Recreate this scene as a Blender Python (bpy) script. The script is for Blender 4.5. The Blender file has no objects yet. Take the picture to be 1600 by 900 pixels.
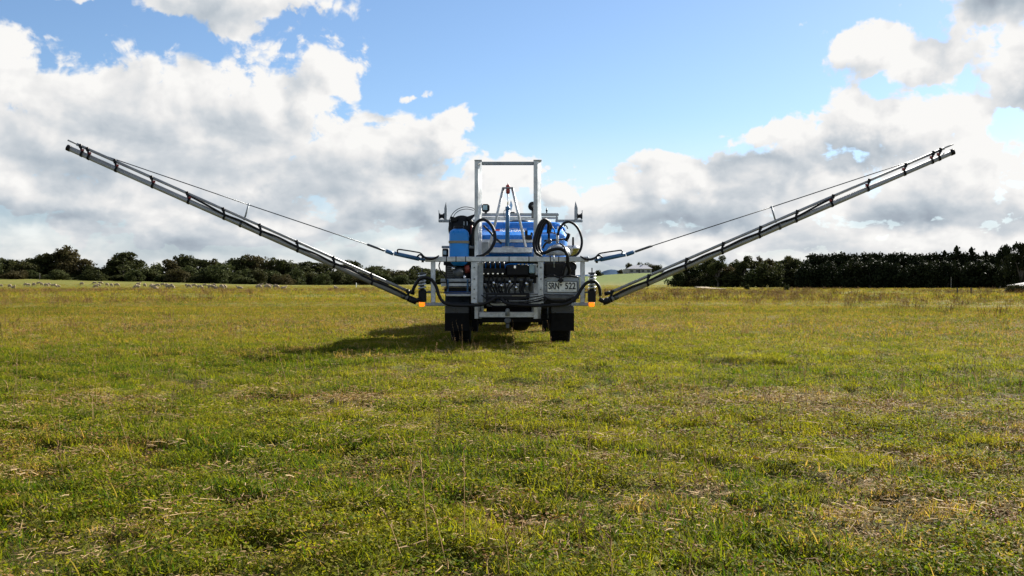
import bpy, bmesh, math, random
import numpy as np
from mathutils import Vector, Matrix, Euler, Quaternion

R = math.radians
PI = math.pi
scene = bpy.context.scene
COL = scene.collection

# ------------------------------------------------------------------ camera
CAM_H = 0.775
cam_data = bpy.data.cameras.new('camera')
cam_data.sensor_width = 36.0
cam_data.lens = 36.0 * 1716.0 / 1600.0
cam_data.clip_start = 0.05
cam_data.clip_end = 30000.0
cam_data.shift_y = -3.0 / 1600.0
cam = bpy.data.objects.new('camera', cam_data)
COL.objects.link(cam)
cam.location = (0, 0, CAM_H)
cam.rotation_euler = (R(90), 0, 0)
scene.camera = cam
scene.view_settings.view_transform = 'Standard'
scene.view_settings.look = 'None'
scene.view_settings.gamma = 1.0
scene.view_settings.exposure = 1.45
scene.cycles.max_bounces = 4
scene.cycles.diffuse_bounces = 2
scene.cycles.glossy_bounces = 2
scene.cycles.transmission_bounces = 4
scene.cycles.transparent_max_bounces = 6
scene.cycles.use_denoising = True

# ------------------------------------------------------------------ sun and sky
SUN_VEC = Vector((1.15, 1.30, 1.0)).normalized()      # towards the sun
SUN_EL = math.asin(SUN_VEC.z)
SUN_AZ = math.atan2(SUN_VEC.x, SUN_VEC.y)
sun_data = bpy.data.lights.new('sun', 'SUN')
sun_data.energy = 5.0
sun_data.angle = R(0.53)
sun_data.color = (1.0, 0.955, 0.87)
sun = bpy.data.objects.new('sun', sun_data)
COL.objects.link(sun)
sun.location = (30, 20, 30)
sun.rotation_euler = SUN_VEC.to_track_quat('Z', 'Y').to_euler()


class NT:
    """short-hand for building node trees"""
    def __init__(self, tree):
        self.t = tree
        self.n = tree.nodes
        self.l = tree.links

    def new(self, typ, **kw):
        nd = self.n.new(typ)
        for k, v in kw.items():
            setattr(nd, k, v)
        return nd

    def put(self, sock, v):
        if v is None:
            return
        if isinstance(v, bpy.types.NodeSocket):
            self.l.new(v, sock)
        else:
            sock.default_value = v

    def m(self, op, a, b=None, c=None, clamp=False):
        nd = self.new('ShaderNodeMath', operation=op, use_clamp=clamp)
        for i, v in enumerate((a, b, c)):
            if v is not None:
                self.put(nd.inputs[i], v)
        return nd.outputs[0]

    def vm(self, op, a, b=None, scale=None):
        nd = self.new('ShaderNodeVectorMath', operation=op)
        self.put(nd.inputs[0], a)
        if b is not None:
            self.put(nd.inputs[1], b)
        if scale is not None:
            self.put(nd.inputs['Scale'], scale)
        return nd.outputs['Value'] if op in ('LENGTH', 'DOT_PRODUCT', 'DISTANCE') else nd.outputs[0]

    def noise(self, vec, scale, detail=6.0, rough=0.55, lac=2.0, dist=0.0, color=False, ntype=None):
        nd = self.new('ShaderNodeTexNoise')
        if ntype:
            nd.noise_type = ntype
        if vec is not None:
            self.put(nd.inputs['Vector'], vec)
        nd.inputs['Scale'].default_value = scale
        nd.inputs['Detail'].default_value = detail
        nd.inputs['Roughness'].default_value = rough
        nd.inputs['Lacunarity'].default_value = lac
        nd.inputs['Distortion'].default_value = dist
        return nd.outputs['Color' if color else 'Fac']

    def noise2(self, vec, scale, detail=6.0, rough=0.55, lac=2.0, dist=0.0):
        o = self.noise(vec, scale, detail, rough, lac, dist)
        o.node.noise_dimensions = '2D'
        return o

    def sstep(self, v, lo, hi, to0=0.0, to1=1.0):
        nd = self.new('ShaderNodeMapRange', interpolation_type='SMOOTHSTEP')
        self.put(nd.inputs['Value'], v)
        nd.inputs['From Min'].default_value = lo
        nd.inputs['From Max'].default_value = hi
        nd.inputs['To Min'].default_value = to0
        nd.inputs['To Max'].default_value = to1
        return nd.outputs[0]

    def lin(self, v, lo, hi, to0=0.0, to1=1.0):
        nd = self.new('ShaderNodeMapRange')
        self.put(nd.inputs['Value'], v)
        nd.inputs['From Min'].default_value = lo
        nd.inputs['From Max'].default_value = hi
        nd.inputs['To Min'].default_value = to0
        nd.inputs['To Max'].default_value = to1
        return nd.outputs[0]

    def mix(self, f, a, b, blend='MIX'):
        nd = self.new('ShaderNodeMix', data_type='RGBA', blend_type=blend)
        self.put(nd.inputs[0], f)
        for s, v in ((nd.inputs[6], a), (nd.inputs[7], b)):
            if isinstance(v, tuple) and len(v) == 3:
                v = v + (1.0,)
            self.put(s, v)
        return nd.outputs[2]

    def mixf(self, f, a, b):
        nd = self.new('ShaderNodeMix', data_type='FLOAT')
        self.put(nd.inputs[0], f)
        self.put(nd.inputs[2], a)
        self.put(nd.inputs[3], b)
        return nd.outputs[0]

    def xyz(self, x, y, z):
        nd = self.new('ShaderNodeCombineXYZ')
        self.put(nd.inputs[0], x)
        self.put(nd.inputs[1], y)
        self.put(nd.inputs[2], z)
        return nd.outputs[0]

    def sep(self, v):
        nd = self.new('ShaderNodeSeparateXYZ')
        self.put(nd.inputs[0], v)
        return nd.outputs


# cumulus banks of the sky: (azimuth deg, elevation deg, half width, half height, weight), as bearings from the place
CLOUD_BANKS = [
    # big bank on the left
    (-19.0, 7.6, 10.0, 4.3, 1.00), (-26.0, 9.6, 5.0, 3.0, 1.0), (-12.5, 8.6, 4.6, 3.2, .95), (-9.9, 10.2, 2.0, 2.6, .95),
    (-7.5, 6.6, 5.2, 2.9, .95), (-3.6, 7.4, 1.9, 2.0, .95), (-5.0, 4.2, 6.5, 2.3, .95), (-16.0, 3.6, 9.0, 2.0, .8),
    (-27.0, 5.0, 5.0, 2.8, .9), (-1.0, 5.4, 3.0, 1.5, .8), (2.2, 4.9, 2.4, 1.2, .7), (-5.2, 10.0, .9, .32, .55),
    # strip along the top left
    (-13.8, 14.6, 6.8, 1.7, 1.0), (-14.2, 12.8, 1.9, 1.5, .7), (-22.5, 14.6, 3.4, .9, .75), (-20.6, 13.9, 1.6, .55, .6),
    # right side: two tongues and the tall grey tower
    (17.8, 11.6, 3.4, 1.5, 1.0), (21.0, 10.8, 4.5, 1.5, 1.0), (24.6, 14.4, 4.6, 3.0, 1.1), (26.5, 10.0, 4.0, 3.5, 1.0),
    (14.8, 7.8, 3.6, 1.0, .9), (19.5, 8.3, 5.2, 1.7, 1.0), (10.0, 5.6, 4.6, 1.6, .95), (14.6, 5.6, 4.6, 2.3, 1.0),
    (21.5, 5.4, 5.4, 2.1, .95), (26.5, 4.4, 3.6, 2.0, .9), (5.2, 4.6, 3.0, 1.5, .9), (9.0, 2.6, 9.0, 1.5, .85), (21.5, 2.3, 8.0, 1.4, .8),
    (13.0, 4.3, 8.0, 1.5, .85), (20.0, 3.9, 7.0, 1.3, .8), (-13.0, 5.2, 8.0, 1.6, .9), (-20.0, 4.4, 7.0, 1.4, .9), (-3.0, 4.6, 4.5, 1.3, .8),
]


# thick grey bases within the banks
CLOUD_BASES = [(24.2, 14.2, 3.4, 2.2, .46), (13.2, 6.2, 3.0, 1.2, .34), (17.6, 6.8, 3.0, 1.3, .30), (26.0, 9.2, 2.0, 1.4, .22), (9.0, 3.6, 5.0, .9, .28), (20.0, 3.4, 4.5, .8, .34),
               (-22.0, 6.0, 5.5, 1.6, .14), (-18.0, 10.0, 4.0, 1.1, .10), (-5.5, 5.4, 3.2, 1.2, .20), (-12.0, 4.6, 4.5, 1.0, .18), (-24.0, 3.2, 5.0, .9, .20), (-14.5, 15.0, 4.0, .7, .22), (-3.0, 3.2, 3.5, .8, .2)]


def bank_group():
    """how deep inside the arranged banks a bearing lies"""
    g = bpy.data.node_groups.new('cloud_banks', 'ShaderNodeTree')
    g.interface.new_socket('P', in_out='INPUT', socket_type='NodeSocketVector')
    g.interface.new_socket('Soft', in_out='OUTPUT', socket_type='NodeSocketFloat')
    t = NT(g)
    gi = t.new('NodeGroupInput')
    go = t.new('NodeGroupOutput')
    acc = None
    for (a, e, rx, ry, k) in CLOUD_BANKS:
        q = t.vm('MULTIPLY_ADD', gi.outputs[0], (1 / rx, 1 / ry, 0.0))
        q.node.inputs[2].default_value = (-a / rx, -e / ry, 0.0)
        d = t.m('MULTIPLY_ADD', t.vm('LENGTH', q), -k, k)
        acc = d if acc is None else t.m('SMOOTH_MAX', acc, d, 0.25)
    t.put(go.inputs[0], acc)
    return g


def billow_group():
    """coarse to fine billows, stretched along the horizon low down"""
    g = bpy.data.node_groups.new('cloud_billows', 'ShaderNodeTree')
    g.interface.new_socket('P', in_out='INPUT', socket_type='NodeSocketVector')
    g.interface.new_socket('Detail', in_out='OUTPUT', socket_type='NodeSocketFloat')
    g.interface.new_socket('Swell', in_out='OUTPUT', socket_type='NodeSocketFloat')
    t = NT(g)
    gi = t.new('NodeGroupInput')
    go = t.new('NodeGroupOutput')
    s = t.sep(gi.outputs[0])
    st = t.m('POWER', t.m('MAXIMUM', s[1], 0.4), 0.72)
    Q = t.xyz(t.m('MULTIPLY', s[0], 0.62), t.m('MULTIPLY', st, 2.1), 0.0)
    n1 = t.noise2(Q, 0.55, 8.0, 0.57, 2.1, 0.3)
    n2 = t.noise2(Q, 1.3, 3.0, 0.6)
    v = t.new('ShaderNodeTexVoronoi', feature='F1', voronoi_dimensions='2D')
    v.inputs['Scale'].default_value = 0.95
    v.inputs['Detail'].default_value = 2.0
    v.inputs['Roughness'].default_value = 0.55
    sh = t.m('MULTIPLY_ADD', n2, 0.9, -0.45)
    t.put(v.inputs['Vector'], t.vm('ADD', Q, t.xyz(sh, t.m('MULTIPLY_ADD', n1, 1.4, -0.7), 0.0)))
    bil = t.m('MULTIPLY_ADD', v.outputs['Distance'], -1.1, 0.62)
    det = t.m('ADD', t.m('MULTIPLY_ADD', n1, 1.8, -0.9), t.m('MULTIPLY', bil, 0.45))
    t.put(go.inputs[0], det)
    # the broad swells alone, for light and shade
    t.put(go.inputs[1], t.m('MULTIPLY_ADD', t.noise2(Q, 0.50, 2.6, 0.5, 2.1, 0.3), 2.2, -1.1))
    return g


def build_world():
    world = bpy.data.worlds.new('World')
    scene.world = world
    world.use_nodes = True
    world.cycles.sampling_method = 'MANUAL'
    world.cycles.sample_map_resolution = 256
    t = NT(world.node_tree)
    t.n.clear()
    out = t.new('ShaderNodeOutputWorld')
    sky = t.new('ShaderNodeTexSky', sky_type='NISHITA')
    sky.sun_disc = False
    sky.sun_elevation = SUN_EL
    sky.sun_rotation = SUN_AZ
    sky.altitude = 100
    sky.air_density = 0.9
    sky.dust_density = 0.35
    sky.ozone_density = 4.4
    bg_sky = t.new('ShaderNodeBackground')
    bg_sky.inputs['Strength'].default_value = 0.050
    t.l.new(sky.outputs[0], bg_sky.inputs['Color'])
    tc = t.new('ShaderNodeTexCoord')
    d = t.sep(t.vm('NORMALIZE', tc.outputs['Generated']))
    az = t.m('MULTIPLY', t.m('ARCTAN2', d[0], d[1]), 180 / PI)
    el = t.m('MULTIPLY', t.m('ARCSINE', d[2]), 180 / PI)
    P = t.xyz(az, el, 0.0)
    banks, billows = bank_group(), billow_group()

    def call(grp, p):
        nd = t.new('ShaderNodeGroup')
        nd.node_tree = grp
        t.put(nd.inputs[0], p)
        return nd.outputs
    # ragged outlines: bend the bearings before looking up the banks
    w = t.xyz(t.m('MULTIPLY_ADD', t.noise2(P, 0.22, 5.0, 0.6), 4.6, -2.3),
              t.m('MULTIPLY_ADD', t.noise2(t.vm('ADD', P, (71.0, 13.0, 0.0)), 0.22, 5.0, 0.6), 3.0, -1.5), 0.0)
    Pw = t.vm('ADD', P, w)
    # outside these banks the sky carries the same broken cumulus, without any arrangement
    far = t.m('MAXIMUM', t.sstep(t.m('ABSOLUTE', az), 27.0, 34.0), t.sstep(el, 16.5, 21.0))
    gen = t.lin(t.noise2(P, 0.085, 3.0, 0.5), 0.40, 0.68, -0.6, 0.9)
    acc0 = t.mixf(far, call(banks, Pw)[0], gen)
    acc2 = t.mixf(far, call(banks, t.vm('ADD', Pw, (1.5, 1.2, 0.0)))[0], gen)
    low = t.sstep(el, 0.5, 6.0, 0.30, 0.0)               # far off the gaps between clouds close up
    acc0 = t.m('ADD', t.m('MULTIPLY', acc0, 1.7), low)
    acc2 = t.m('ADD', t.m('MULTIPLY', acc2, 1.7), low)
    b0 = call(billows, P)
    b1 = call(billows, t.vm('ADD', P, (0.40, 0.36, 0.0)))      # a little towards the sun
    b2 = call(billows, t.vm('ADD', P, (1.0, 1.1, 0.0)))
    thick = t.m('ADD', acc0, b0[0])
    # bright where the cloud thins out towards the sun, grey where more cloud lies between
    rim = t.m('SUBTRACT', b0[0], b1[0])
    body = t.m('ADD', t.m('MULTIPLY', t.m('SUBTRACT', acc0, acc2), 0.35), t.m('MULTIPLY', t.m('SUBTRACT', b0[1], b2[1]), 0.42))
    smooth = t.m('ADD', t.m('MULTIPLY', acc0, 0.8), t.m('MULTIPLY', b0[1], 0.5))
    lit = t.m('ADD', t.m('MULTIPLY', rim, 0.20), body)
    lit = t.m('ADD', lit, t.lin(smooth, 0.0, 1.2, 0.22, -0.16))
    lit = t.m('ADD', lit, t.lin(thick, 0.0, 0.7, 0.10, 0.0))
    shade = None
    for (a, e, rx, ry, k) in CLOUD_BASES:
        q = t.vm('MULTIPLY_ADD', Pw, (1 / rx, 1 / ry, 0.0))
        q.node.inputs[2].default_value = (-a / rx, -e / ry, 0.0)
        d = t.m('MULTIPLY', t.sstep(t.vm('LENGTH', q), 1.15, 0.25), k)
        shade = d if shade is None else t.m('MAXIMUM', shade, d)
    lit = t.m('SUBTRACT', lit, shade)
    # the side of the sky nearer the sun glows through
    glow = t.sstep(az, 2.0, 30.0, 0.0, 0.16)
    glow = t.m('MULTIPLY', glow, t.sstep(az, 80.0, 140.0, 1.0, 0.0))
    f = t.m('ADD', t.m('ADD', lit, t.sstep(el, 0.0, 9.0, 0.66, 0.75)), glow, clamp=True)
    cr = t.new('ShaderNodeValToRGB')
    e = cr.color_ramp.elements
    e[0].position = 0.0
    e[0].color = (0.34, 0.39, 0.46, 1)
    e[1].position = 1.0
    e[1].color = (1.02, 1.01, 0.99, 1)
    for pos, c in ((0.30, (0.485, 0.55, 0.615, 1)), (0.60, (0.68, 0.72, 0.76, 1)), (0.82, (0.88, 0.88, 0.88, 1))):
        q = e.new(pos)
        q.color = c
    t.put(cr.inputs[0], f)
    bg_cl = t.new('ShaderNodeBackground')
    bg_cl.inputs['Strength'].default_value = 0.345
    t.l.new(cr.outputs[0], bg_cl.inputs['Color'])
    alpha = t.sstep(thick, 0.02, 0.42)
    alpha = t.m('MAXIMUM', alpha, t.sstep(el, 0.0, 9.0, 0.92, 0.0))
    alpha = t.m('MULTIPLY', alpha, t.sstep(el, -0.5, 0.6))
    mx = t.new('ShaderNodeMixShader')
    t.put(mx.inputs[0], alpha)
    t.l.new(bg_sky.outputs[0], mx.inputs[1])
    t.l.new(bg_cl.outputs[0], mx.inputs[2])
    t.l.new(mx.outputs[0], out.inputs['Surface'])


build_world()

# ------------------------------------------------------------------ numpy noise and terrain
def _hash(ix, iy, seed):
    n = (ix.astype(np.int64) * 374761393 + iy.astype(np.int64) * 668265263 + seed * 144269504) & 0x7FFFFFFF
    n = ((n ^ (n >> 13)) * 1274126177) & 0x7FFFFFFF
    n = n ^ (n >> 16)
    return (n & 0xFFFF) / 65535.0


def vnoise(x, y, seed=0):
    ix, iy = np.floor(x), np.floor(y)
    fx, fy = x - ix, y - iy
    fx, fy = fx * fx * (3 - 2 * fx), fy * fy * (3 - 2 * fy)
    a, b = _hash(ix, iy, seed), _hash(ix + 1, iy, seed)
    c, d = _hash(ix, iy + 1, seed), _hash(ix + 1, iy + 1, seed)
    return (a * (1 - fx) + b * fx) * (1 - fy) + (c * (1 - fx) + d * fx) * fy


def fbm(x, y, seed=0, octv=4, gain=0.5):
    s, amp, tot = 0.0, 1.0, 0.0
    for i in range(octv):
        s = s + amp * vnoise(x * 2 ** i + 17.3 * i, y * 2 ** i - 9.1 * i, seed + i)
        tot += amp
        amp *= gain
    return s / tot


def sm(v):
    v = np.clip(v, 0, 1)
    return v * v * (3 - 2 * v)


def clump_f(x, y):         # hummocks a hand or two across
    return sm((fbm(x * 5.4, y * 5.4, 51, 3) - 0.34) / 0.34)


def terrain_z(x, y):
    x = np.asarray(x, float)
    y = np.asarray(y, float)
    far = sm((y - 240) / 140)
    z = 2.1 * sm((-x - 60) / 110) * far                         # rise on the left
    z = z + 0.85 * sm((40 - x) / 60) * sm((y - 230) / 150)
    z = z + 8.0 * np.exp(-((x - 82) / 76) ** 2) * sm((y - 235) / 400)   # hill behind on the right
    z = z + 0.25 * sm((y - 100) / 180)
    z = z - 6.0 * sm((y - 900) / 2500)
    r = np.hypot(x, y)
    fade = np.clip((60 - r) / 55, 0, 1)
    z = z + fade * (0.055 * (fbm(x * 0.9, y * 0.9, 5, 3) - 0.5) + 0.10 * (fbm(x * 0.16, y * 0.16, 9, 2) - 0.5))
    z = z + np.clip((30 - r) / 22, 0, 1) * 0.050 * (clump_f(x, y) - 0.5)
    z = z + np.clip((r - 15) / 60, 0, 1) * 0.25 * (fbm(x * 0.03, y * 0.03, 11, 2) - 0.5)
    return z


def lush_f(x, y):          # darker, greener patches
    return sm((0.45 * fbm(x * 1.6, y * 1.6, 21, 3) + 0.55 * fbm(x * 0.30, y * 0.30, 25, 3) - 0.38) / 0.26)


def dry_f(x, y):           # straw and bare thatch
    return sm((0.6 * fbm(x * 2.3, y * 2.3, 31, 3) + 0.4 * fbm(x * 0.42, y * 0.42, 35, 3) - 0.535) / 0.14)


def P(px, py, Y):
    """a point of the place: bearing (px, py) in the photograph's grid at Y metres from the camera"""
    return Vector(((px - 800.0) / 1716.0 * Y, Y, CAM_H + (447.0 - py) / 1716.0 * Y))


# ------------------------------------------------------------------ object helpers
MATS = {}


def new_mat(name):
    m = bpy.data.materials.new(name)
    m.use_nodes = True
    m.node_tree.nodes.clear()
    t = NT(m.node_tree)
    out = t.new('ShaderNodeOutputMaterial')
    MATS[name] = m
    return m, t, out


def principled(t, out, **kw):
    b = t.new('ShaderNodeBsdfPrincipled')
    names = dict(color='Base Color', rough='Roughness', metal='Metallic', normal='Normal', spec='Specular IOR Level',
                 coat='Coat Weight', emit='Emission Color', estr='Emission Strength', trans='Transmission Weight', coatr='Coat Roughness')
    for k, v in kw.items():
        s = b.inputs[names[k]]
        if isinstance(v, tuple) and len(v) == 3 and s.type == 'RGBA':
            v = v + (1.0,)
        t.put(s, v)
    t.l.new(b.outputs[0], out.inputs['Surface'])
    return b


def tag(o, label=None, cat=None, group=None, kind=None):
    if label:
        o['label'] = label
    if cat:
        o['category'] = cat
    if group:
        o['group'] = group
    if kind:
        o['kind'] = kind
    return o


def mesh_obj(name, mesh, mat=None, parent=None):
    o = bpy.data.objects.new(name, mesh)
    COL.objects.link(o)
    if mat is not None:
        ms = mat if isinstance(mat, (list, tuple)) else [mat]
        for m in ms:
            mesh.materials.append(MATS[m] if isinstance(m, str) else m)
    if parent is not None:
        o.parent = parent
        if parent.parent is None:
            o.matrix_parent_inverse = Matrix.Translation(-parent.location)
    return o


def empty(name, loc, label, cat, group=None):
    o = bpy.data.objects.new(name, None)
    COL.objects.link(o)
    o.location = loc
    o.empty_display_size = 0.2
    return tag(o, label, cat, group)


def np_mesh(name, verts, faces, smooth=False):
    """faces: (n, k) int array, all of one size"""
    me = bpy.data.meshes.new(name)
    verts = np.ascontiguousarray(verts, np.float32)
    faces = np.ascontiguousarray(faces, np.int32)
    n, k = faces.shape
    me.vertices.add(len(verts))
    me.vertices.foreach_set('co', verts.ravel())
    me.loops.add(n * k)
    me.loops.foreach_set('vertex_index', faces.ravel())
    me.polygons.add(n)
    me.polygons.foreach_set('loop_start', np.arange(0, n * k, k, dtype=np.int32))
    me.polygons.foreach_set('loop_total', np.full(n, k, np.int32))
    if smooth:
        me.polygons.foreach_set('use_smooth', np.ones(n, bool))
    me.update(calc_edges=True)
    return me


def float_attr(me, name, vals):
    a = me.attributes.new(name, 'FLOAT', 'POINT')
    a.data.foreach_set('value', np.ascontiguousarray(vals, np.float32))


# ------------------------------------------------------------------ ground
def ground_material():
    m, t, out = new_mat('pasture_soil')
    at = t.new('ShaderNodeAttribute', attribute_name='lush').outputs['Fac']
    dr = t.new('ShaderNodeAttribute', attribute_name='dry').outputs['Fac']
    fr = t.new('ShaderNodeAttribute', attribute_name='far').outputs['Fac']
    geo = t.new('ShaderNodeNewGeometry')
    pos = geo.outputs['Position']
    fine = t.noise(pos, 60.0, 4.0, 0.65)
    mid = t.noise(pos, 9.0, 5.0, 0.6)
    thatch = t.mix(t.sstep(fine, 0.38, 0.66), (0.045, 0.034, 0.015), (0.19, 0.135, 0.060))
    moss = t.mix(t.sstep(mid, 0.35, 0.62), (0.062, 0.072, 0.008), (0.150, 0.138, 0.014))
    cm = t.new('ShaderNodeAttribute', attribute_name='clump').outputs['Fac']
    moss = t.mix(t.sstep(cm, 0.55, 0.10, 0.0, 0.8), moss, (0.050, 0.040, 0.014))      # bare earth and thatch between the hummocks
    near = t.mix(t.m('ADD', t.m('MULTIPLY', dr, 0.55), t.sstep(mid, 0.55, 0.7, 0.0, 0.25)), moss, thatch)
    # from far off single blades merge: the sward's own colours, patch by patch
    st = t.vm('MULTIPLY', pos, (0.35, 0.09, 0.0))
    big = t.noise(st, 1.0, 5.0, 0.62)
    hi = t.noise(t.vm('MULTIPLY', pos, (1.6, 0.28, 0.0)), 1.0, 4.0, 0.7)
    sward = t.mix(t.sstep(big, 0.34, 0.66), (0.095, 0.100, 0.011), (0.155, 0.138, 0.020))
    sward = t.mix(t.m('MULTIPLY', at, 0.5), sward, (0.070, 0.098, 0.008))
    sward = t.mix(t.sstep(hi, 0.48, 0.70, 0.0, 0.7), sward, (0.19, 0.115, 0.042))
    sward = t.mix(t.sstep(hi, 0.47, 0.28, 0.0, 0.65), sward, (0.040, 0.054, 0.009))
    up = t.new('ShaderNodeAttribute', attribute_name='upland').outputs['Fac']
    sward = t.mix(up, sward, t.mix(t.sstep(big, 0.34, 0.66), (0.070, 0.100, 0.011), (0.100, 0.120, 0.014)))
    col = t.mix(fr, near, sward)
    bmp = t.new('ShaderNodeBump')
    bmp.inputs['Strength'].default_value = 0.9
    bmp.inputs['Distance'].default_value = 0.03
    t.put(bmp.inputs['Height'], t.m('ADD', mid, fine))
    principled(t, out, color=col, rough=0.95, spec=0.1, normal=bmp.outputs[0])


def build_ground():
    ground_material()
    ang = np.concatenate([np.linspace(-48, 48, 460, endpoint=False), np.linspace(48, 312, 70, endpoint=False)]) * PI / 180
    rad = np.concatenate([[0.25], np.geomspace(0.6, 30.0, 400), np.geomspace(30.6, 9000.0, 150)])
    A, Rr = np.meshgrid(ang, rad)
    X, Y = Rr * np.sin(A), Rr * np.cos(A)
    v = np.stack([X.ravel(), Y.ravel(), terrain_z(X, Y).ravel()], 1)
    nr, na = A.shape
    i, j = np.meshgrid(np.arange(nr - 1), np.arange(na), indexing='ij')
    j2 = (j + 1) % na
    f = np.stack([i * na + j, (i + 1) * na + j, (i + 1) * na + j2, i * na + j2], -1).reshape(-1, 4)[:, ::-1]
    me = np_mesh('pasture', v, f, True)
    x, y = v[:, 0], v[:, 1]
    float_attr(me, 'lush', lush_f(x, y))
    float_attr(me, 'dry', dry_f(x, y))
    float_attr(me, 'clump', clump_f(x, y) * np.clip((40 - np.hypot(x, y)) / 20, 0, 1) + 0.5 * np.clip((np.hypot(x, y) - 20) / 20, 0, 1))
    float_attr(me, 'upland', sm((y - 330) / 90))
    float_attr(me, 'far', sm((np.hypot(x, y) - 14) / 40))
    o = mesh_obj('ground', me, 'pasture_soil')
    tag(o, 'grazed green pasture spreading to the tree lines', None, None, 'structure')


build_ground()

# ------------------------------------------------------------------ grass, straw and weeds (uncountable: one object a kind)
rng = np.random.default_rng(7)


def blade_strip(p0, direc, length, width, bend, segs=3, twist=0.0):
    """one grass blade: a tapering strip that bends over; returns verts, quads/tris as quads"""
    d = np.array([math.cos(direc), math.sin(direc), 0.0])
    side = np.array([-math.sin(direc + twist), math.cos(direc + twist), 0.0])
    pts, ang = [np.array(p0, float)], bend[0]
    for k in range(segs):
        pts.append(pts[-1] + (d * math.sin(ang) + np.array([0, 0, 1.0]) * math.cos(ang)) * length / segs)
        ang += bend[1] / segs
    vs, fs = [], []
    for k, p in enumerate(pts):
        w = width * (1.0 - (k / segs) ** 1.6) * 0.5 + 0.0004
        vs += [p - side * w, p + side * w]
    for k in range(segs):
        a = 2 * k
        fs.append((a, a + 1, a + 3, a + 2))
    return vs, fs


def tuft_mesh(name, seed, n, rad, hmin, hmax, width, lean, bend, segs=3):
    r = random.Random(seed)
    V, F = [], []
    for _ in range(n):
        a = r.uniform(0, 2 * PI)
        rr = rad * math.sqrt(r.random())
        L = r.uniform(hmin, hmax)
        vs, fs = blade_strip((rr * math.cos(a), rr * math.sin(a), -0.006), r.uniform(0, 2 * PI), L, width * r.uniform(0.6, 1.3),
                             (r.uniform(*lean), r.uniform(*bend)), segs, r.uniform(-0.6, 0.6))
        o = len(V)
        V += vs
        F += [tuple(i + o for i in f) for f in fs]
    return np_mesh(name, np.array(V), np.array(F))


def clover_mesh(name, seed, n, rad):
    """low broad leaves on short stalks"""
    r = random.Random(seed)
    V, F = [], []
    for _ in range(n):
        a, rr = r.uniform(0, 2 * PI), rad * math.sqrt(r.random())
        h = r.uniform(0.008, 0.038)
        c = Vector((rr * math.cos(a), rr * math.sin(a), h))
        s = r.uniform(0.0028, 0.0060)
        q = Euler((r.uniform(-0.7, 0.7), r.uniform(-0.7, 0.7), r.uniform(0, 6.3))).to_matrix()
        o = len(V)
        for (u, v) in ((-1.3, 0), (0, -0.8), (1.3, 0), (0, 0.8)):
            V.append(np.array(c + q @ Vector((u * s, v * s, 0.25 * s * abs(u)))))
        F.append((o, o + 1, o + 2, o + 3))
    return np_mesh(name, np.array(V), np.array(F))


def litter_mesh(name, seed, n, rad, lmin, lmax, w):
    """dead stems lying across one another"""
    r = random.Random(seed)
    V, F = [], []
    for _ in range(n):
        a, rr = r.uniform(0, 2 * PI), rad * math.sqrt(r.random())
        L, ww = r.uniform(lmin, lmax), w * r.uniform(0.6, 1.4)
        d = r.uniform(0, 2 * PI)
        dz = r.uniform(-0.12, 0.30)
        c = Vector((rr * math.cos(a), rr * math.sin(a), r.uniform(0.008, 0.03)))
        dv = Vector((math.cos(d), math.sin(d), dz)) * L / 2
        sv = Vector((-math.sin(d), math.cos(d), 0.0)) * ww / 2
        up = Vector((0, 0, ww * 0.6))
        bow = Vector((0, 0, L * r.uniform(-0.05, 0.1)))
        o = len(V)
        for p in (c - dv, c + bow, c + dv):
            for q in (-sv, up, sv):
                V.append(np.array(p + q))
        for k in (0, 3):
            F += [(o + k, o + k + 1, o + k + 4, o + k + 3), (o + k + 1, o + k + 2, o + k + 5, o + k + 4)]
    return np_mesh(name, np.array(V), np.array(F))


def stalk_mesh(name, seed, n, rad, hmin, hmax, w, head=0.0, lean=0.28):
    """upright dead stems, some with seed heads"""
    r = random.Random(seed)
    V, F = [], []

    def seg(p, q, w0, w1):
        d = (q - p).normalized()
        s1 = d.orthogonal().normalized()
        s2 = d.cross(s1)
        o = len(V)
        for (c, ww) in ((p, w0), (q, w1)):
            for k in range(3):
                an = 2 * PI * k / 3
                V.append(np.array(c + (s1 * math.cos(an) + s2 * math.sin(an)) * ww / 2))
        for k in range(3):
            F.append((o + k, o + (k + 1) % 3, o + 3 + (k + 1) % 3, o + 3 + k))
    for _ in range(n):
        a, rr = r.uniform(0, 2 * PI), rad * math.sqrt(r.random())
        p = Vector((rr * math.cos(a), rr * math.sin(a), -0.01))
        L = r.uniform(hmin, hmax)
        d = r.uniform(0, 2 * PI)
        ln = abs(r.gauss(0, lean))
        v = Vector((math.cos(d) * math.sin(ln), math.sin(d) * math.sin(ln), math.cos(ln)))
        mid = p + v * L * 0.6
        v2 = (v + Vector((math.cos(d), math.sin(d), 0)) * r.uniform(0, 0.35)).normalized()
        top = mid + v2 * L * 0.4
        seg(p, mid, w, w * 0.8)
        seg(mid, top, w * 0.8, w * 0.5)
        if head:
            for k in range(r.randint(3, 7)):
                b = mid.lerp(top, r.uniform(0.1, 1.0))
                e = b + Vector((r.uniform(-1, 1), r.uniform(-1, 1), r.uniform(0.4, 1.5))) * head
                seg(b, e, w * 1.6, w * 0.9)
    return np_mesh(name, np.array(V), np.array(F))


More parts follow.
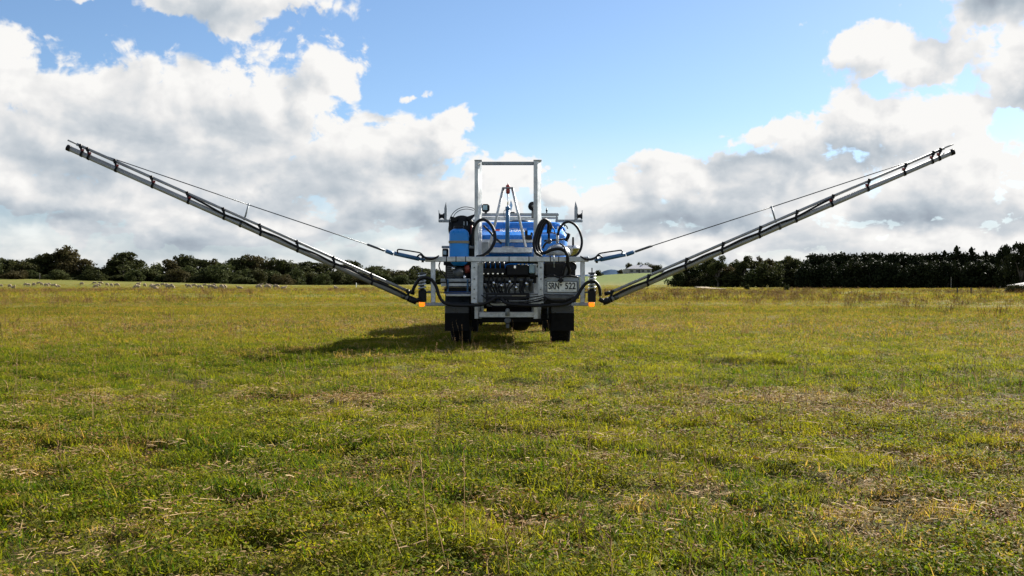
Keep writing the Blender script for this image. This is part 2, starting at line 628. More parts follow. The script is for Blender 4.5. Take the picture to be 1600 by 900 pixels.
def leaf_material(name, c_a, c_b, c_dry, trans=0.55, rough=0.75, dryamt=0.35):
    m, t, out = new_mat(name)
    tint = t.new('ShaderNodeAttribute', attribute_type='INSTANCER', attribute_name='tint').outputs['Fac']
    dryv = t.new('ShaderNodeAttribute', attribute_type='INSTANCER', attribute_name='dryness').outputs['Fac']
    geo = t.new('ShaderNodeNewGeometry')
    rnd = geo.outputs['Random Per Island']
    col = t.mix(t.m('MULTIPLY_ADD', rnd, 0.5, t.m('MULTIPLY_ADD', tint, 0.8, -0.15), clamp=True), c_a, c_b)
    f = t.sstep(t.m('ADD', t.m('MULTIPLY', dryv, 0.75), t.m('FRACT', t.m('MULTIPLY', rnd, 7.31))), 1.28 - dryamt, 1.55 - dryamt)
    col = t.mix(f, col, c_dry)
    b = t.new('ShaderNodeBsdfPrincipled')
    t.put(b.inputs['Base Color'], col)
    b.inputs['Roughness'].default_value = rough
    b.inputs['Specular IOR Level'].default_value = 0.08
    tr = t.new('ShaderNodeBsdfTranslucent')
    t.put(tr.inputs['Color'], t.mix(1.0, col, (1.15, 1.2, 0.55), 'MULTIPLY'))
    mx = t.new('ShaderNodeMixShader')
    mx.inputs[0].default_value = trans
    t.l.new(b.outputs[0], mx.inputs[1])
    t.l.new(tr.outputs[0], mx.inputs[2])
    t.l.new(mx.outputs[0], out.inputs['Surface'])
    return m


leaf_material('blade', (0.034, 0.078, 0.007), (0.255, 0.222, 0.016), (0.32, 0.20, 0.075))
leaf_material('meadow_blade', (0.036, 0.068, 0.007), (0.205, 0.180, 0.018), (0.26, 0.150, 0.050))
leaf_material('clover_leaf', (0.052, 0.094, 0.006), (0.225, 0.205, 0.012), (0.26, 0.17, 0.06), 0.5)
leaf_material('straw', (0.27, 0.165, 0.078), (0.50, 0.37, 0.20), (0.14, 0.070, 0.035), 0.25)
leaf_material('dock_stem', (0.150, 0.066, 0.024), (0.260, 0.150, 0.050), (0.26, 0.19, 0.085), 0.2)


def scatter_group():
    g = bpy.data.node_groups.new('scatter_sward', 'GeometryNodeTree')
    g.interface.new_socket('Geometry', in_out='INPUT', socket_type='NodeSocketGeometry')
    g.interface.new_socket('Collection', in_out='INPUT', socket_type='NodeSocketCollection')
    g.interface.new_socket('Geometry', in_out='OUTPUT', socket_type='NodeSocketGeometry')
    n, l = g.nodes, g.links
    gi, go = n.new('NodeGroupInput'), n.new('NodeGroupOutput')
    ci = n.new('GeometryNodeCollectionInfo')
    ci.inputs['Separate Children'].default_value = True
    ci.inputs['Reset Children'].default_value = True
    l.new(gi.outputs['Collection'], ci.inputs['Collection'])
    ip = n.new('GeometryNodeInstanceOnPoints')
    ip.inputs['Pick Instance'].default_value = True
    l.new(gi.outputs['Geometry'], ip.inputs['Points'])
    l.new(ci.outputs[0], ip.inputs['Instance'])

    def attr(nm, typ):
        a = n.new('GeometryNodeInputNamedAttribute')
        a.data_type = typ
        a.inputs['Name'].default_value = nm
        return a.outputs['Attribute']
    l.new(attr('pick', 'INT'), ip.inputs['Instance Index'])
    e2r = n.new('FunctionNodeEulerToRotation')
    l.new(attr('rot', 'FLOAT_VECTOR'), e2r.inputs[0])
    l.new(e2r.outputs[0], ip.inputs['Rotation'])
    l.new(attr('scl', 'FLOAT_VECTOR'), ip.inputs['Scale'])
    l.new(ip.outputs[0], go.inputs[0])
    return g


SCATTER = scatter_group()


def stuff_layer(name, label, templates, mat, pts, scl, tint, dry, tilt=0.15):
    """templates: meshes; pts: (n, 2) ground positions"""
    c = bpy.data.collections.new(name + '_pieces')
    for i, me in enumerate(templates):
        me.materials.append(MATS[mat])
        c.objects.link(bpy.data.objects.new('%s_piece_%d' % (name, i), me))
    n = len(pts)
    me = bpy.data.meshes.new(name)
    me.vertices.add(n)
    co = np.stack([pts[:, 0], pts[:, 1], terrain_z(pts[:, 0], pts[:, 1])], 1).astype(np.float32)
    me.vertices.foreach_set('co', co.ravel())
    a = me.attributes.new('pick', 'INT', 'POINT')
    a.data.foreach_set('value', rng.integers(0, len(templates), n).astype(np.int32))
    a = me.attributes.new('rot', 'FLOAT_VECTOR', 'POINT')
    rot = np.stack([rng.normal(0, tilt, n), rng.normal(0, tilt, n), rng.uniform(0, 2 * PI, n)], 1).astype(np.float32)
    a.data.foreach_set('vector', rot.ravel())
    a = me.attributes.new('scl', 'FLOAT_VECTOR', 'POINT')
    if scl.ndim == 1:
        scl = np.stack([scl] * 3, 1)
    a.data.foreach_set('vector', scl.astype(np.float32).ravel())
    float_attr(me, 'tint', tint)
    float_attr(me, 'dryness', dry)
    o = mesh_obj(name, me)
    tag(o, label, None, None, 'stuff')
    md = o.modifiers.new('scatter', 'NODES')
    md.node_group = SCATTER
    sid = [i.identifier for i in SCATTER.interface.items_tree if i.name == 'Collection'][0]
    md[sid] = c
    return o


def fan(n, r0, r1, half=35.0, power=2.0):
    """random ground positions in a wide fan ahead of the camera; power 2 = even per square metre"""
    u = rng.random(n)
    r = (r0 ** power + u * (r1 ** power - r0 ** power)) ** (1 / power)
    a = rng.uniform(-half, half, n) * PI / 180
    side = rng.uniform(-1.2, 1.2, n)
    return np.stack([r * np.sin(a) + side, r * np.cos(a)], 1)


def build_grass():
    fine = [tuft_mesh('fine_tuft', s, 46, 0.080, 0.014, 0.048, 0.0027, (0.2, 1.15), (0.2, 1.3)) for s in (1, 2, 3, 4)]
    lush = [tuft_mesh('lush_tuft', s, 36, 0.060, 0.024, 0.070, 0.0038, (0.15, 1.1), (0.3, 1.4)) for s in (11, 12, 13)]
    mid = [tuft_mesh('mid_tuft', s, 46, 0.16, 0.020, 0.058, 0.0062, (0.2, 1.1), (0.2, 1.2), 2) for s in (21, 22, 23)]
    farm = [tuft_mesh('far_tuft', s, 46, 0.42, 0.05, 0.13, 0.016, (0.1, 0.9), (0.1, 0.9), 2) for s in (31, 32, 33)]

    def keep(p, prob):
        return p[rng.random(len(p)) < prob]
    # near sward
    p = np.concatenate([fan(19000, 1.2, 6.5, 42), fan(42000, 5.5, 17, 36)])
    L, D = lush_f(p[:, 0], p[:, 1]), dry_f(p[:, 0], p[:, 1])
    C = clump_f(p[:, 0], p[:, 1])
    k = rng.random(len(p)) < (1.0 - 0.45 * D) * (0.30 + 0.70 * C)
    p, L, D, C = p[k], L[k], D[k], C[k]
    n = len(p)
    stuff_layer('grass', 'short grazed grass covering the near paddock', fine, 'blade', p,
                rng.uniform(0.7, 1.3, n) * (0.85 + 0.3 * L) * (0.64 + 0.40 * C) * (1 + 0.25 * sm((p[:, 1] - 5) / 10)),
                np.clip(1.05 - 0.85 * L + 0.45 * (0.5 - fbm(p[:, 0] * 7, p[:, 1] * 7, 57, 2)) + rng.normal(0, 0.25, n), 0, 1),
                np.clip(D + 0.35 * (0.5 - C) + rng.normal(0.05, 0.25, n), 0, 1))
    # darker, taller tussocks of fresh grass
    p = np.concatenate([fan(9000, 1.5, 8, 42), fan(22000, 7, 26, 36), fan(20000, 25, 80, 34)])
    L = lush_f(p[:, 0], p[:, 1])
    cl = sm((fbm(p[:, 0] * 2.6, p[:, 1] * 2.6, 41, 2) - 0.48) / 0.2)
    k = rng.random(len(p)) < (0.05 + 0.75 * L * cl)
    p, L = p[k], L[k]
    n = len(p)
    stuff_layer('lush_grass', 'taller dark green tufts of fresh grass in the paddock', lush, 'blade', p, rng.uniform(0.6, 1.2, n) * (1 + 0.8 * sm((p[:, 1] - 20) / 50)),
                np.clip(0.15 + rng.normal(0, 0.2, n), 0, 1), np.clip(rng.normal(0.05, 0.12, n), 0, 1))
    # middle distance
    p = np.concatenate([fan(34000, 15, 42, 34), fan(16000, 38, 75, 33)])
    L, D = lush_f(p[:, 0], p[:, 1]), dry_f(p[:, 0], p[:, 1])
    k = rng.random(len(p)) < 1.0 - 0.45 * D
    p, L, D = p[k], L[k], D[k]
    n = len(p)
    stuff_layer('meadow_grass', 'grass of the middle paddock around the sprayer', mid, 'meadow_blade', p,
                rng.uniform(0.8, 1.5, n) * (1 + 0.5 * sm((p[:, 1] - 30) / 40)),
                np.clip(0.80 - 0.70 * L + rng.normal(0, 0.34, n), 0, 1), np.clip(0.8 * D + rng.normal(0.34, 0.32, n), 0, 1))
    p = fan(30000, 60, 330, 33, 1.6)
    L, D = lush_f(p[:, 0] * 0.3, p[:, 1] * 0.3), dry_f(p[:, 0] * 0.3, p[:, 1] * 0.3)
    n = len(p)
    stuff_layer('far_grass', 'grass of the far paddock below the tree lines', farm, 'meadow_blade', p, rng.uniform(0.9, 1.7, n),
                np.clip(0.80 - 0.4 * L + rng.normal(0, 0.32, n), 0, 1), np.clip(0.6 * D + rng.normal(0.36, 0.34, n), 0, 1))
    # clover and other low broad leaves
    clov = [clover_mesh('clover_patch', s, 70, 0.085) for s in (51, 52, 53)]
    p = np.concatenate([fan(6000, 1.5, 7, 42), fan(13000, 6, 18, 36)])
    cl = sm((fbm(p[:, 0] * 1.9, p[:, 1] * 1.9, 61, 3) - 0.42) / 0.2)
    p = keep(p, 0.12 + 0.8 * cl)
    n = len(p)
    stuff_layer('clover', 'low clover leaves between the grass blades', clov, 'clover_leaf', p, rng.uniform(0.8, 1.4, n),
                rng.random(n), np.clip(rng.normal(0.15, 0.2, n), 0, 1), 0.08)
    # withered brown leaves of flat weeds
    dead = [clover_mesh('withered_leaves', s, 34, 0.07) for s in (56, 57, 58)]
    p = np.concatenate([fan(3800, 1.5, 8, 42), fan(15000, 7, 26, 36), fan(16000, 22, 75, 34)])
    D = dry_f(p[:, 0], p[:, 1])
    cl = sm((fbm(p[:, 0] * 3.1, p[:, 1] * 3.1, 66, 3) - 0.50) / 0.16)
    p = keep(p, 0.04 + 0.55 * cl + 0.3 * D)
    n = len(p)
    stuff_layer('withered_leaves', 'withered brown leaves of flat weeds in the sward', dead, 'dock_stem', p, rng.uniform(0.8, 1.5, n) * (1 + 0.8 * sm((p[:, 1] - 18) / 40)),
                rng.random(n), rng.random(n) * 0.7, 0.08)
    # dead stems lying about
    lit = [litter_mesh('straw_litter', s, 18, 0.11, 0.012, 0.05, 0.0026) for s in (71, 72, 73, 76, 77)] + \
          [litter_mesh('straw_litter', s, 2, 0.12, 0.05, 0.14, 0.0036) for s in (74,)]
    p = np.concatenate([fan(6500, 1.5, 8, 42), fan(20000, 7, 30, 36)])
    D = dry_f(p[:, 0], p[:, 1])
    k = rng.random(len(p)) < 0.34 + 0.5 * D
    p = p[k]
    n = len(p)
    stuff_layer('straw_litter', 'pale dead stems and straw lying on the grass', lit, 'straw', p, rng.uniform(0.7, 1.35, n),
                rng.random(n), np.clip(rng.normal(0.25, 0.25, n), 0, 1), 0.1)
    # standing dead stalks
    st = [stalk_mesh('dry_stalk', s, 3, 0.07, 0.07, 0.20, 0.0024, 0.0) for s in (81, 82)] + \
         [stalk_mesh('dry_stalk', s, 2, 0.06, 0.14, 0.30, 0.0026, 0.012) for s in (83, 84)]
    p = np.concatenate([fan(700, 2.2, 9, 40), fan(2600, 8, 34, 36)])
    cl = sm((fbm(p[:, 0] * 0.7, p[:, 1] * 0.7, 91, 3) - 0.40) / 0.22)
    p = keep(p, 0.15 + 0.85 * cl)
    # a stand of them in front of the sprayer's shadow
    q = np.stack([rng.uniform(-2.6, 0.4, 34), rng.uniform(10.6, 11.8, 34)], 1)
    p = np.concatenate([p, q])
    n = len(p)
    stuff_layer('dry_stalks', 'thin dead grass stalks standing up from the sward', st, 'straw', p, rng.uniform(0.7, 1.25, n),
                rng.random(n) * 0.5, np.clip(rng.normal(0.3, 0.2, n), 0, 1), 0.08)
    # reddish dock and thistle stems further out
    dk = [stalk_mesh('dock', s, 9, 0.22, 0.14, 0.42, 0.010, 0.030, 0.2) for s in (101, 102, 103)]
    p = np.concatenate([fan(5200, 17, 60, 34), fan(10000, 50, 210, 33, 1.7)])
    x, y = p[:, 0], p[:, 1]
    cl = sm((fbm(x * 0.11, y * 0.035, 111, 3) - 0.38) / 0.22)
    band = 0.14 + 0.86 * sm((y - 40) / 40)
    p = keep(p, cl * band)
    n = len(p)
    stuff_layer('dock_weeds', 'reddish brown dock stems in drifts across the paddock', dk, 'dock_stem', p,
                rng.uniform(0.5, 1.25, n) * (0.7 + 0.5 * sm((p[:, 1] - 30) / 60)), rng.random(n), rng.random(n) * 0.6, 0.08)


build_grass()

# ------------------------------------------------------------------ trees and other things of the background
def foliage_material(name, c_a, c_b, c_c, trans=0.25):
    m, t, out = new_mat(name)
    geo = t.new('ShaderNodeNewGeometry')
    oi = t.new('ShaderNodeObjectInfo')
    rnd = geo.outputs['Random Per Island']
    cl = t.noise(geo.outputs['Position'], 0.55, 3.0, 0.6)
    f = t.m('ADD', t.m('MULTIPLY', rnd, 0.5), t.lin(cl, 0.3, 0.7, -0.2, 0.7), clamp=True)
    col = t.mix(f, c_a, c_b)
    col = t.mix(t.m('MULTIPLY', t.sstep(oi.outputs['Random'], 0.45, 1.0), 0.7), col, c_c)
    b = t.new('ShaderNodeBsdfPrincipled')
    t.put(b.inputs['Base Color'], col)
    b.inputs['Roughness'].default_value = 0.7
    b.inputs['Specular IOR Level'].default_value = 0.04
    tr = t.new('ShaderNodeBsdfTranslucent')
    t.put(tr.inputs['Color'], col)
    mx = t.new('ShaderNodeMixShader')
    mx.inputs[0].default_value = trans
    t.l.new(b.outputs[0], mx.inputs[1])
    t.l.new(tr.outputs[0], mx.inputs[2])
    t.l.new(mx.outputs[0], out.inputs['Surface'])


foliage_material('gum_leaves', (0.018, 0.022, 0.008), (0.058, 0.064, 0.021), (0.066, 0.050, 0.021))
foliage_material('olive_leaves', (0.022, 0.030, 0.010), (0.070, 0.080, 0.026), (0.060, 0.066, 0.022))
foliage_material('conifer_needles', (0.008, 0.012, 0.006), (0.026, 0.032, 0.012), (0.022, 0.026, 0.010), 0.1)
m_, t_, o_ = new_mat('bark')
principled(t_, o_, color=t_.mix(t_.noise(None, 6.0, 4.0), (0.05, 0.04, 0.03), (0.16, 0.13, 0.10)), rough=0.9)


def leaf_cloud(r, lobes, n, size):
    """n leaf clumps, each a bent pair of small faces, spread through the crown's lobes and thickest near their skins"""
    wt = np.array([l[3] * l[4] * l[5] for l in lobes]) ** 0.66
    wt = wt / wt.sum()
    idx = r.choice(len(lobes), n, p=wt)
    L = np.array(lobes)[idx]
    d = r.normal(size=(n, 3))
    d /= np.linalg.norm(d, axis=1, keepdims=True)
    rr = np.clip(1.0 - np.abs(r.normal(0, 0.22, n)), 0.1, 1.0) * r.uniform(0.86, 1.14, n)
    c = L[:, :3] + d * rr[:, None] * L[:, 3:6]
    c[:, 2] = np.maximum(c[:, 2], 0.1)
    u = r.normal(size=(n, 3))
    u /= np.linalg.norm(u, axis=1, keepdims=True)
    w = np.cross(u, d + 0.6 * r.normal(size=(n, 3)))
    w /= np.linalg.norm(w, axis=1, keepdims=True) + 1e-9
    s = size * r.uniform(0.5, 1.4, n)[:, None]
    k = np.cross(u, w)
    v = np.stack([c - u * s, c - w * s * 0.6 + k * s * 0.25, c + u * s, c + w * s * 0.6 + k * s * 0.25], 1).reshape(-1, 3)
    f = np.arange(4 * n).reshape(-1, 4)
    return v, f


def limb(V, F, pts, rads, sides=6):
    base = len(V)
    for i, p in enumerate(pts):
        d = (pts[min(i + 1, len(pts) - 1)] - pts[max(i - 1, 0)]).normalized()
        s1 = d.orthogonal().normalized()
        s2 = d.cross(s1)
        for k in range(sides):
            a = 2 * PI * k / sides
            V.append(tuple(p + (s1 * math.cos(a) + s2 * math.sin(a)) * rads[i]))
    for i in range(len(pts) - 1):
        for k in range(sides):
            a, b = base + i * sides + k, base + i * sides + (k + 1) % sides
            F.append((a, b, b + sides, a + sides))


def tree_meshes(kind, seed):
    """a crown mesh and a trunk mesh for a tree one unit... metres: 10 m tall, 10 m wide"""
    r = np.random.default_rng(seed)
    lobes = []
    V, F = [], []
    if kind == 'conifer':
        n = 26
        for i in range(n):
            h = 0.3 + 9.4 * i / (n - 1)
            w = 4.6 * (1 - (h / 10.3) ** (1.7 if seed // 100 == 3 else 8.0)) + 0.3
            for _ in range(2):
                a = r.uniform(0, 2 * PI)
                lobes.append((w * 0.45 * math.cos(a), w * 0.45 * math.sin(a), h, w * r.uniform(0.45, 0.72), w * r.uniform(0.45, 0.72), 0.55 * r.uniform(0.6, 1.2)))
        lobes.append((r.uniform(-.2, .2), 0, 9.7, 0.35, 0.35, 0.9))
        v, f = leaf_cloud(r, lobes, 2600, 0.42)
        limb(V, F, [Vector((0, 0, -0.3)), Vector((0, 0, 5)), Vector((0.1, 0, 9.6))], [0.35, 0.2, 0.04])
    elif kind == 'shrub':
        for i in range(16):
            a, rr = r.uniform(0, 2 * PI), 3.6 * math.sqrt(r.random())
            h = r.uniform(1.0, 7.6) * (1 - 0.5 * (rr / 3.8) ** 2)
            s = r.uniform(1.3, 2.3)
            lobes.append((rr * math.cos(a), rr * math.sin(a), h, s * 1.1, s * 1.1, s))
        v, f = leaf_cloud(r, lobes, 2400, 0.40)
        for _ in range(4):
            a = r.uniform(0, 6.3)
            limb(V, F, [Vector((0, 0, -0.3)), Vector((math.cos(a) * 1.2, math.sin(a) * 1.2, 3)), Vector((math.cos(a) * 2, math.sin(a) * 2, 6))], [0.3, 0.18, 0.05])
    else:
        # gum: forked trunk, separate leafy heads, low undergrowth skirt when 'skirt'
        heads = 11 if kind == 'gum' else 14
        for i in range(heads):
            a = 2 * PI * i / heads + r.uniform(-.4, .4)
            rr = r.uniform(0.6, 3.5)
            h = r.uniform(5.0, 8.9) - 0.25 * rr
            s = r.uniform(1.0, 1.75)
            c = Vector((rr * math.cos(a), rr * math.sin(a), h))
            for _ in range(3):
                lobes.append((c.x + r.normal(0, .6), c.y + r.normal(0, .6), c.z + r.normal(0, .4), s * r.uniform(.7, 1.1), s * r.uniform(.7, 1.1), s * r.uniform(.5, .8)))
            mid = Vector((c.x * 0.35, c.y * 0.35, h * 0.55))
            limb(V, F, [Vector((0, 0, 1.6)), mid, c], [0.26, 0.15, 0.05], 5)
        limb(V, F, [Vector((0, 0, -0.4)), Vector((0.1, 0, 1.0)), Vector((0, 0.1, 3.4))], [0.48, 0.36, 0.26])
        if kind == 'gum_skirt':
            for i in range(12):
                a, rr = r.uniform(0, 2 * PI), 4.2 * math.sqrt(r.random())
                s = r.uniform(1.2, 2.0)
                lobes.append((rr * math.cos(a), rr * math.sin(a), r.uniform(0.8, 4.6), s * 1.1, s * 1.1, s))
            v, f = leaf_cloud(r, lobes, 3400, 0.36)
        else:
            v, f = leaf_cloud(r, lobes, 2600, 0.34)
    v[:, :2] *= 4.8 / np.percentile(np.hypot(v[:, 0], v[:, 1]), 97)
    v[:, 2] *= 9.7 / np.percentile(v[:, 2], 99.6)
    return np_mesh(kind + '_crown', v, f), np_mesh(kind + '_trunk', np.array(V), np.array(F), True)


TREE_LIB = {}


def tree(name, label, group, kind, var, mat, px, top, Y, width_px, seed):
    """stand a tree on the terrain at bearing px, Y metres off, reaching up to the bearing top"""
    key = (kind, var, mat)
    if key not in TREE_LIB:
        c, tr = tree_meshes(kind, 100 * var + len(kind))
        c.materials.append(MATS[mat])
        tr.materials.append(MATS['bark'])
        TREE_LIB[key] = (c, tr)
    c, tr = TREE_LIB[key]
    x = (px - 800) / 1716 * Y
    z0 = float(terrain_z(x, Y))
    ztop = CAM_H + (447 - top) / 1716 * Y
    h = max(ztop - z0, 1.0)
    w = 1.22 * width_px / 1716 * Y
    rr = random.Random(seed)
    e = empty(name, (x, Y, z0 - 0.05), label, 'tree', group)
    e.scale = (w / 9.6, w / 9.6 * rr.uniform(0.8, 1.1), h / 9.7)
    e.rotation_euler = (0, 0, rr.choice((0.0, PI)) + rr.uniform(-0.5, 0.5))
    for nm, me in (('crown', c), ('trunk', tr)):
        o = bpy.data.objects.new(nm, me)
        COL.objects.link(o)
        o.parent = e
    return e


ORD = ['first', 'second', 'third', 'fourth', 'fifth', 'sixth', 'seventh', 'eighth', 'ninth', 'tenth', 'eleventh', 'twelfth', 'thirteenth',
       'fourteenth', 'fifteenth', 'sixteenth', 'seventeenth', 'eighteenth', 'nineteenth', 'twentieth']


def ordn(i):
    if i < 20:
        return ORD[i]
    tens = {2: 'twenty', 3: 'thirty', 4: 'forty', 5: 'fifty', 6: 'sixty', 7: 'seventy', 8: 'eighty', 9: 'ninety'}[(i + 1) // 10]
    u = (i + 1) % 10
    return tens + '-' + ORD[u - 1] if u else {20: 'twentieth', 30: 'thirtieth', 40: 'fortieth', 50: 'fiftieth', 60: 'sixtieth', 70: 'seventieth', 80: 'eightieth', 90: 'ninetieth'}[i + 1]


def build_trees():
    # left wood: (px, top, width px, kind, material, depth)
    left = [(-52, 404, 50, 'gum_skirt', 'gum_leaves', 300), (-24, 408, 44, 'shrub', 'olive_leaves', 292), (6, 404, 46, 'gum_skirt', 'gum_leaves', 300),
            (34, 407, 44, 'shrub', 'gum_leaves', 290), (58, 401, 44, 'gum_skirt', 'gum_leaves', 296),
            (82, 391, 52, 'gum_skirt', 'gum_leaves', 300), (104, 386, 60, 'shrub', 'gum_leaves', 302), (126, 400, 40, 'gum_skirt', 'gum_leaves', 292),
            (140, 414, 34, 'shrub', 'gum_leaves', 288), (158, 418, 34, 'shrub', 'gum_leaves', 290), (190, 394, 52, 'gum_skirt', 'gum_leaves', 290),
            (178, 402, 34, 'shrub', 'gum_leaves', 296), (210, 405, 36, 'gum_skirt', 'gum_leaves', 298), (230, 411, 44, 'shrub', 'olive_leaves', 292),
            (250, 414, 36, 'shrub', 'gum_leaves', 300), (268, 406, 40, 'gum_skirt', 'gum_leaves', 300), (286, 398, 36, 'gum', 'gum_leaves', 308),
            (308, 400, 42, 'gum_skirt', 'gum_leaves', 300), (292, 416, 46, 'shrub', 'olive_leaves', 288), (328, 406, 40, 'gum_skirt', 'gum_leaves', 304),
            (342, 411, 54, 'shrub', 'olive_leaves', 284), (372, 402, 44, 'gum_skirt', 'gum_leaves', 300), (392, 399, 46, 'gum_skirt', 'gum_leaves', 304),
            (382, 421, 34, 'shrub', 'olive_leaves', 286), (416, 402, 44, 'shrub', 'gum_leaves', 302), (434, 404, 40, 'gum_skirt', 'gum_leaves', 300),
            (452, 408, 44, 'shrub', 'gum_leaves', 302), (474, 409, 46, 'gum_skirt', 'gum_leaves', 304), (420, 422, 40, 'shrub', 'olive_leaves', 292),
            (458, 428, 34, 'shrub', 'olive_leaves', 290), (498, 411, 46, 'gum_skirt', 'gum_leaves', 310), (520, 414, 44, 'shrub', 'gum_leaves', 308),
            (546, 407, 38, 'gum_skirt', 'gum_leaves', 316), (566, 416, 42, 'shrub', 'gum_leaves', 312), (590, 416, 44, 'gum_skirt', 'gum_leaves', 320),
            (614, 421, 40, 'shrub', 'gum_leaves', 322), (636, 422, 40, 'gum_skirt', 'gum_leaves', 326), (660, 416, 38, 'gum_skirt', 'gum_leaves', 330),
            (684, 421, 40, 'shrub', 'gum_leaves', 330), (708, 423, 40, 'gum_skirt', 'gum_leaves', 334), (736, 425, 40, 'shrub', 'gum_leaves', 336),
            (762, 426, 36, 'gum_skirt', 'gum_leaves', 340), (786, 428, 36, 'shrub', 'gum_leaves', 342)]
    for px in range(-40, 800, 21):
        left.append((px, 424 + 5 * math.sin(px * 0.7) + 3 * (px > 520), 34, 'shrub', 'gum_leaves' if px % 2 else 'olive_leaves', 282 + 10 * math.sin(px * 1.3)))
    left.sort()
    look = {'gum_skirt': 'dark rounded gum tree', 'shrub': 'dense dark bushy tree', 'gum': 'open gum tree with gaps in its crown'}
    for i, (px, top, w, kind, mat, Y) in enumerate(left):
        lk = 'olive green bushy tree' if mat == 'olive_leaves' else look[kind]
        lb = '%s in the wood on the left rise, %s from the left' % (lk, ordn(i))
        if px == 104:
            lb = 'broad domed tree, tallest of the wood at the left edge'
        if px == 190:
            lb = 'dark tall bushy tree standing right of the dip in the left wood'
        if px == 286:
            lb = 'thin gum tree with a ragged top rising from the left wood'
        tree('bushland_tree', lb, 'trees of the wood behind the sheep', kind, 1 + i % 4, mat, px, top, Y + 85, w, i)
    # gums at the left end of the right-hand wood
    gums = [(1056, 424, 28, 'shrub', 292), (1074, 417, 30, 'gum_skirt', 296), (1090, 408, 32, 'gum_skirt', 296), (1108, 402, 34, 'gum_skirt', 290), (1122, 400, 32, 'gum', 284),
            (1136, 414, 30, 'shrub', 286), (1152, 407, 30, 'gum_skirt', 290), (1162, 401, 24, 'gum', 282), (1178, 401, 32, 'gum_skirt', 286), (1196, 402, 30, 'gum', 280),
            (1204, 410, 40, 'shrub', 276), (1222, 401, 32, 'gum_skirt', 284), (1240, 402, 34, 'gum_skirt', 282), (1257, 404, 34, 'shrub', 280), (1186, 420, 44, 'shrub', 278), (1145, 424, 44, 'shrub', 284), (1118, 424, 40, 'shrub', 288), (1085, 428, 36, 'shrub', 292), (1232, 420, 44, 'shrub', 278)]
    gums.sort()
    for i, (px, top, w, kind, Y) in enumerate(gums):
        lk = {'gum_skirt': 'dark leafy gum tree', 'shrub': 'dense dark understorey tree', 'gum': 'gum tree with a clumped open crown'}[kind]
        tree('gum_tree', '%s left of the windbreak, %s from the hill' % (lk, ordn(i)), 'gums beside the pine windbreak', kind, 1 + i % 4,
             'gum_leaves' if i % 3 else 'olive_leaves', px, top, Y, w, 50 + i)
    # windbreak of conifers: a back row and a front row closing the gaps
    rr = random.Random(5)
    tops = {1500: 386, 1520: 388, 1478: 393, 1543: 393}
    px, i = 1270, 0
    while px < 1590:
        key = min(tops, key=lambda k: abs(k - px))
        top = tops[key] if abs(key - px) < 6 else rr.uniform(395, 398.5)
        tree('windbreak_conifer', 'dark conifer of the right windbreak, %s tree from its left end' % ordn(i), 'conifers of the windbreak', 'conifer', 3 if abs(key - px) < 6 else 1 + i % 2,
             'conifer_needles', px, top, 272 - 0.06 * (px - 1270) + rr.uniform(-2, 2), rr.uniform(24, 32), 90 + i)
        px += rr.uniform(9.5, 13)
        i += 1
    px, i = 1264, 0
    while px < 1585:
        tree('windbreak_shrub', 'dark low cypress filling the foot of the windbreak, %s from the left' % ordn(i), 'cypresses at the foot of the windbreak', 'shrub', 1 + i % 4,
             'conifer_needles', px, rr.uniform(404, 412), 262 - 0.06 * (px - 1270), rr.uniform(34, 44), 140 + i)
        px += 24
        i += 1
    for i, (px, top, w, kind, Y, lb) in enumerate([
            (1562, 377, 26, 'gum', 235, 'leaning ragged tree standing above the right end of the windbreak'),
            (1596, 381, 40, 'gum_skirt', 215, 'tall dark tree cut by the right edge above the bush'),
            (1616, 376, 46, 'gum_skirt', 220, 'tall dark tree just past the right edge of view'),
            (1576, 402, 34, 'shrub', 225, 'dark bushy tree below the leaning tree on the right')]):
        t = tree('paddock_tree', lb, None, kind, 2 + i % 2, 'conifer_needles', px, top, Y, w, 170 + i)
        if i == 0:
            t.rotation_euler = (R(3), R(14), 0.4)
    # few round trees by the house on the hill
    for i, (px, top, w, Y, lb) in enumerate([
            (936, 422, 12, 560, 'small round dark tree on the hill, left of the distant blue mountain'),
            (983, 411, 17, 640, 'round dark tree behind the left end of the hilltop house'),
            (1006, 410, 22, 650, 'broad dark tree behind the middle of the hilltop house'),
            (1020, 413, 17, 650, 'dark tree behind the right end of the hilltop house'),
            (1030, 414, 14, 640, 'small dark tree right of the hilltop house near the boom'),
            (970, 421, 10, 600, 'low dark tree left of the hilltop house')]):
        tree('hill_tree', lb, 'trees around the hilltop house', 'shrub', 1 + i % 4, 'gum_leaves', px, top, Y, w, 200 + i)
    # bushes standing alone in the paddock
    for i, (px, top, w, Y, lb) in enumerate([
            (1590, 444, 30, 118, 'low rounded dark bush in front of the shed at the right edge'),
            (1168, 444, 9, 190, 'small dark bush in the paddock below the gum trees'),
            (1229, 447, 9, 160, 'small reddish bush in the paddock below the left end of the windbreak')]):
        t = tree('paddock_bush', lb, None, 'shrub', 1 + i, 'gum_leaves', px, top, Y, w, 220 + i)
        t['category'] = 'bush'


build_trees()

# ------------------------------------------------------------------ shape helpers
def bm_obj(name, bm, mat, parent=None, smooth=False):
    me = bpy.data.meshes.new(name)
    bm.normal_update()
    bm.to_mesh(me)
    bm.free()
    if smooth:
        me.polygons.foreach_set('use_smooth', np.ones(len(me.polygons), bool))
    return mesh_obj(name, me, mat, parent)


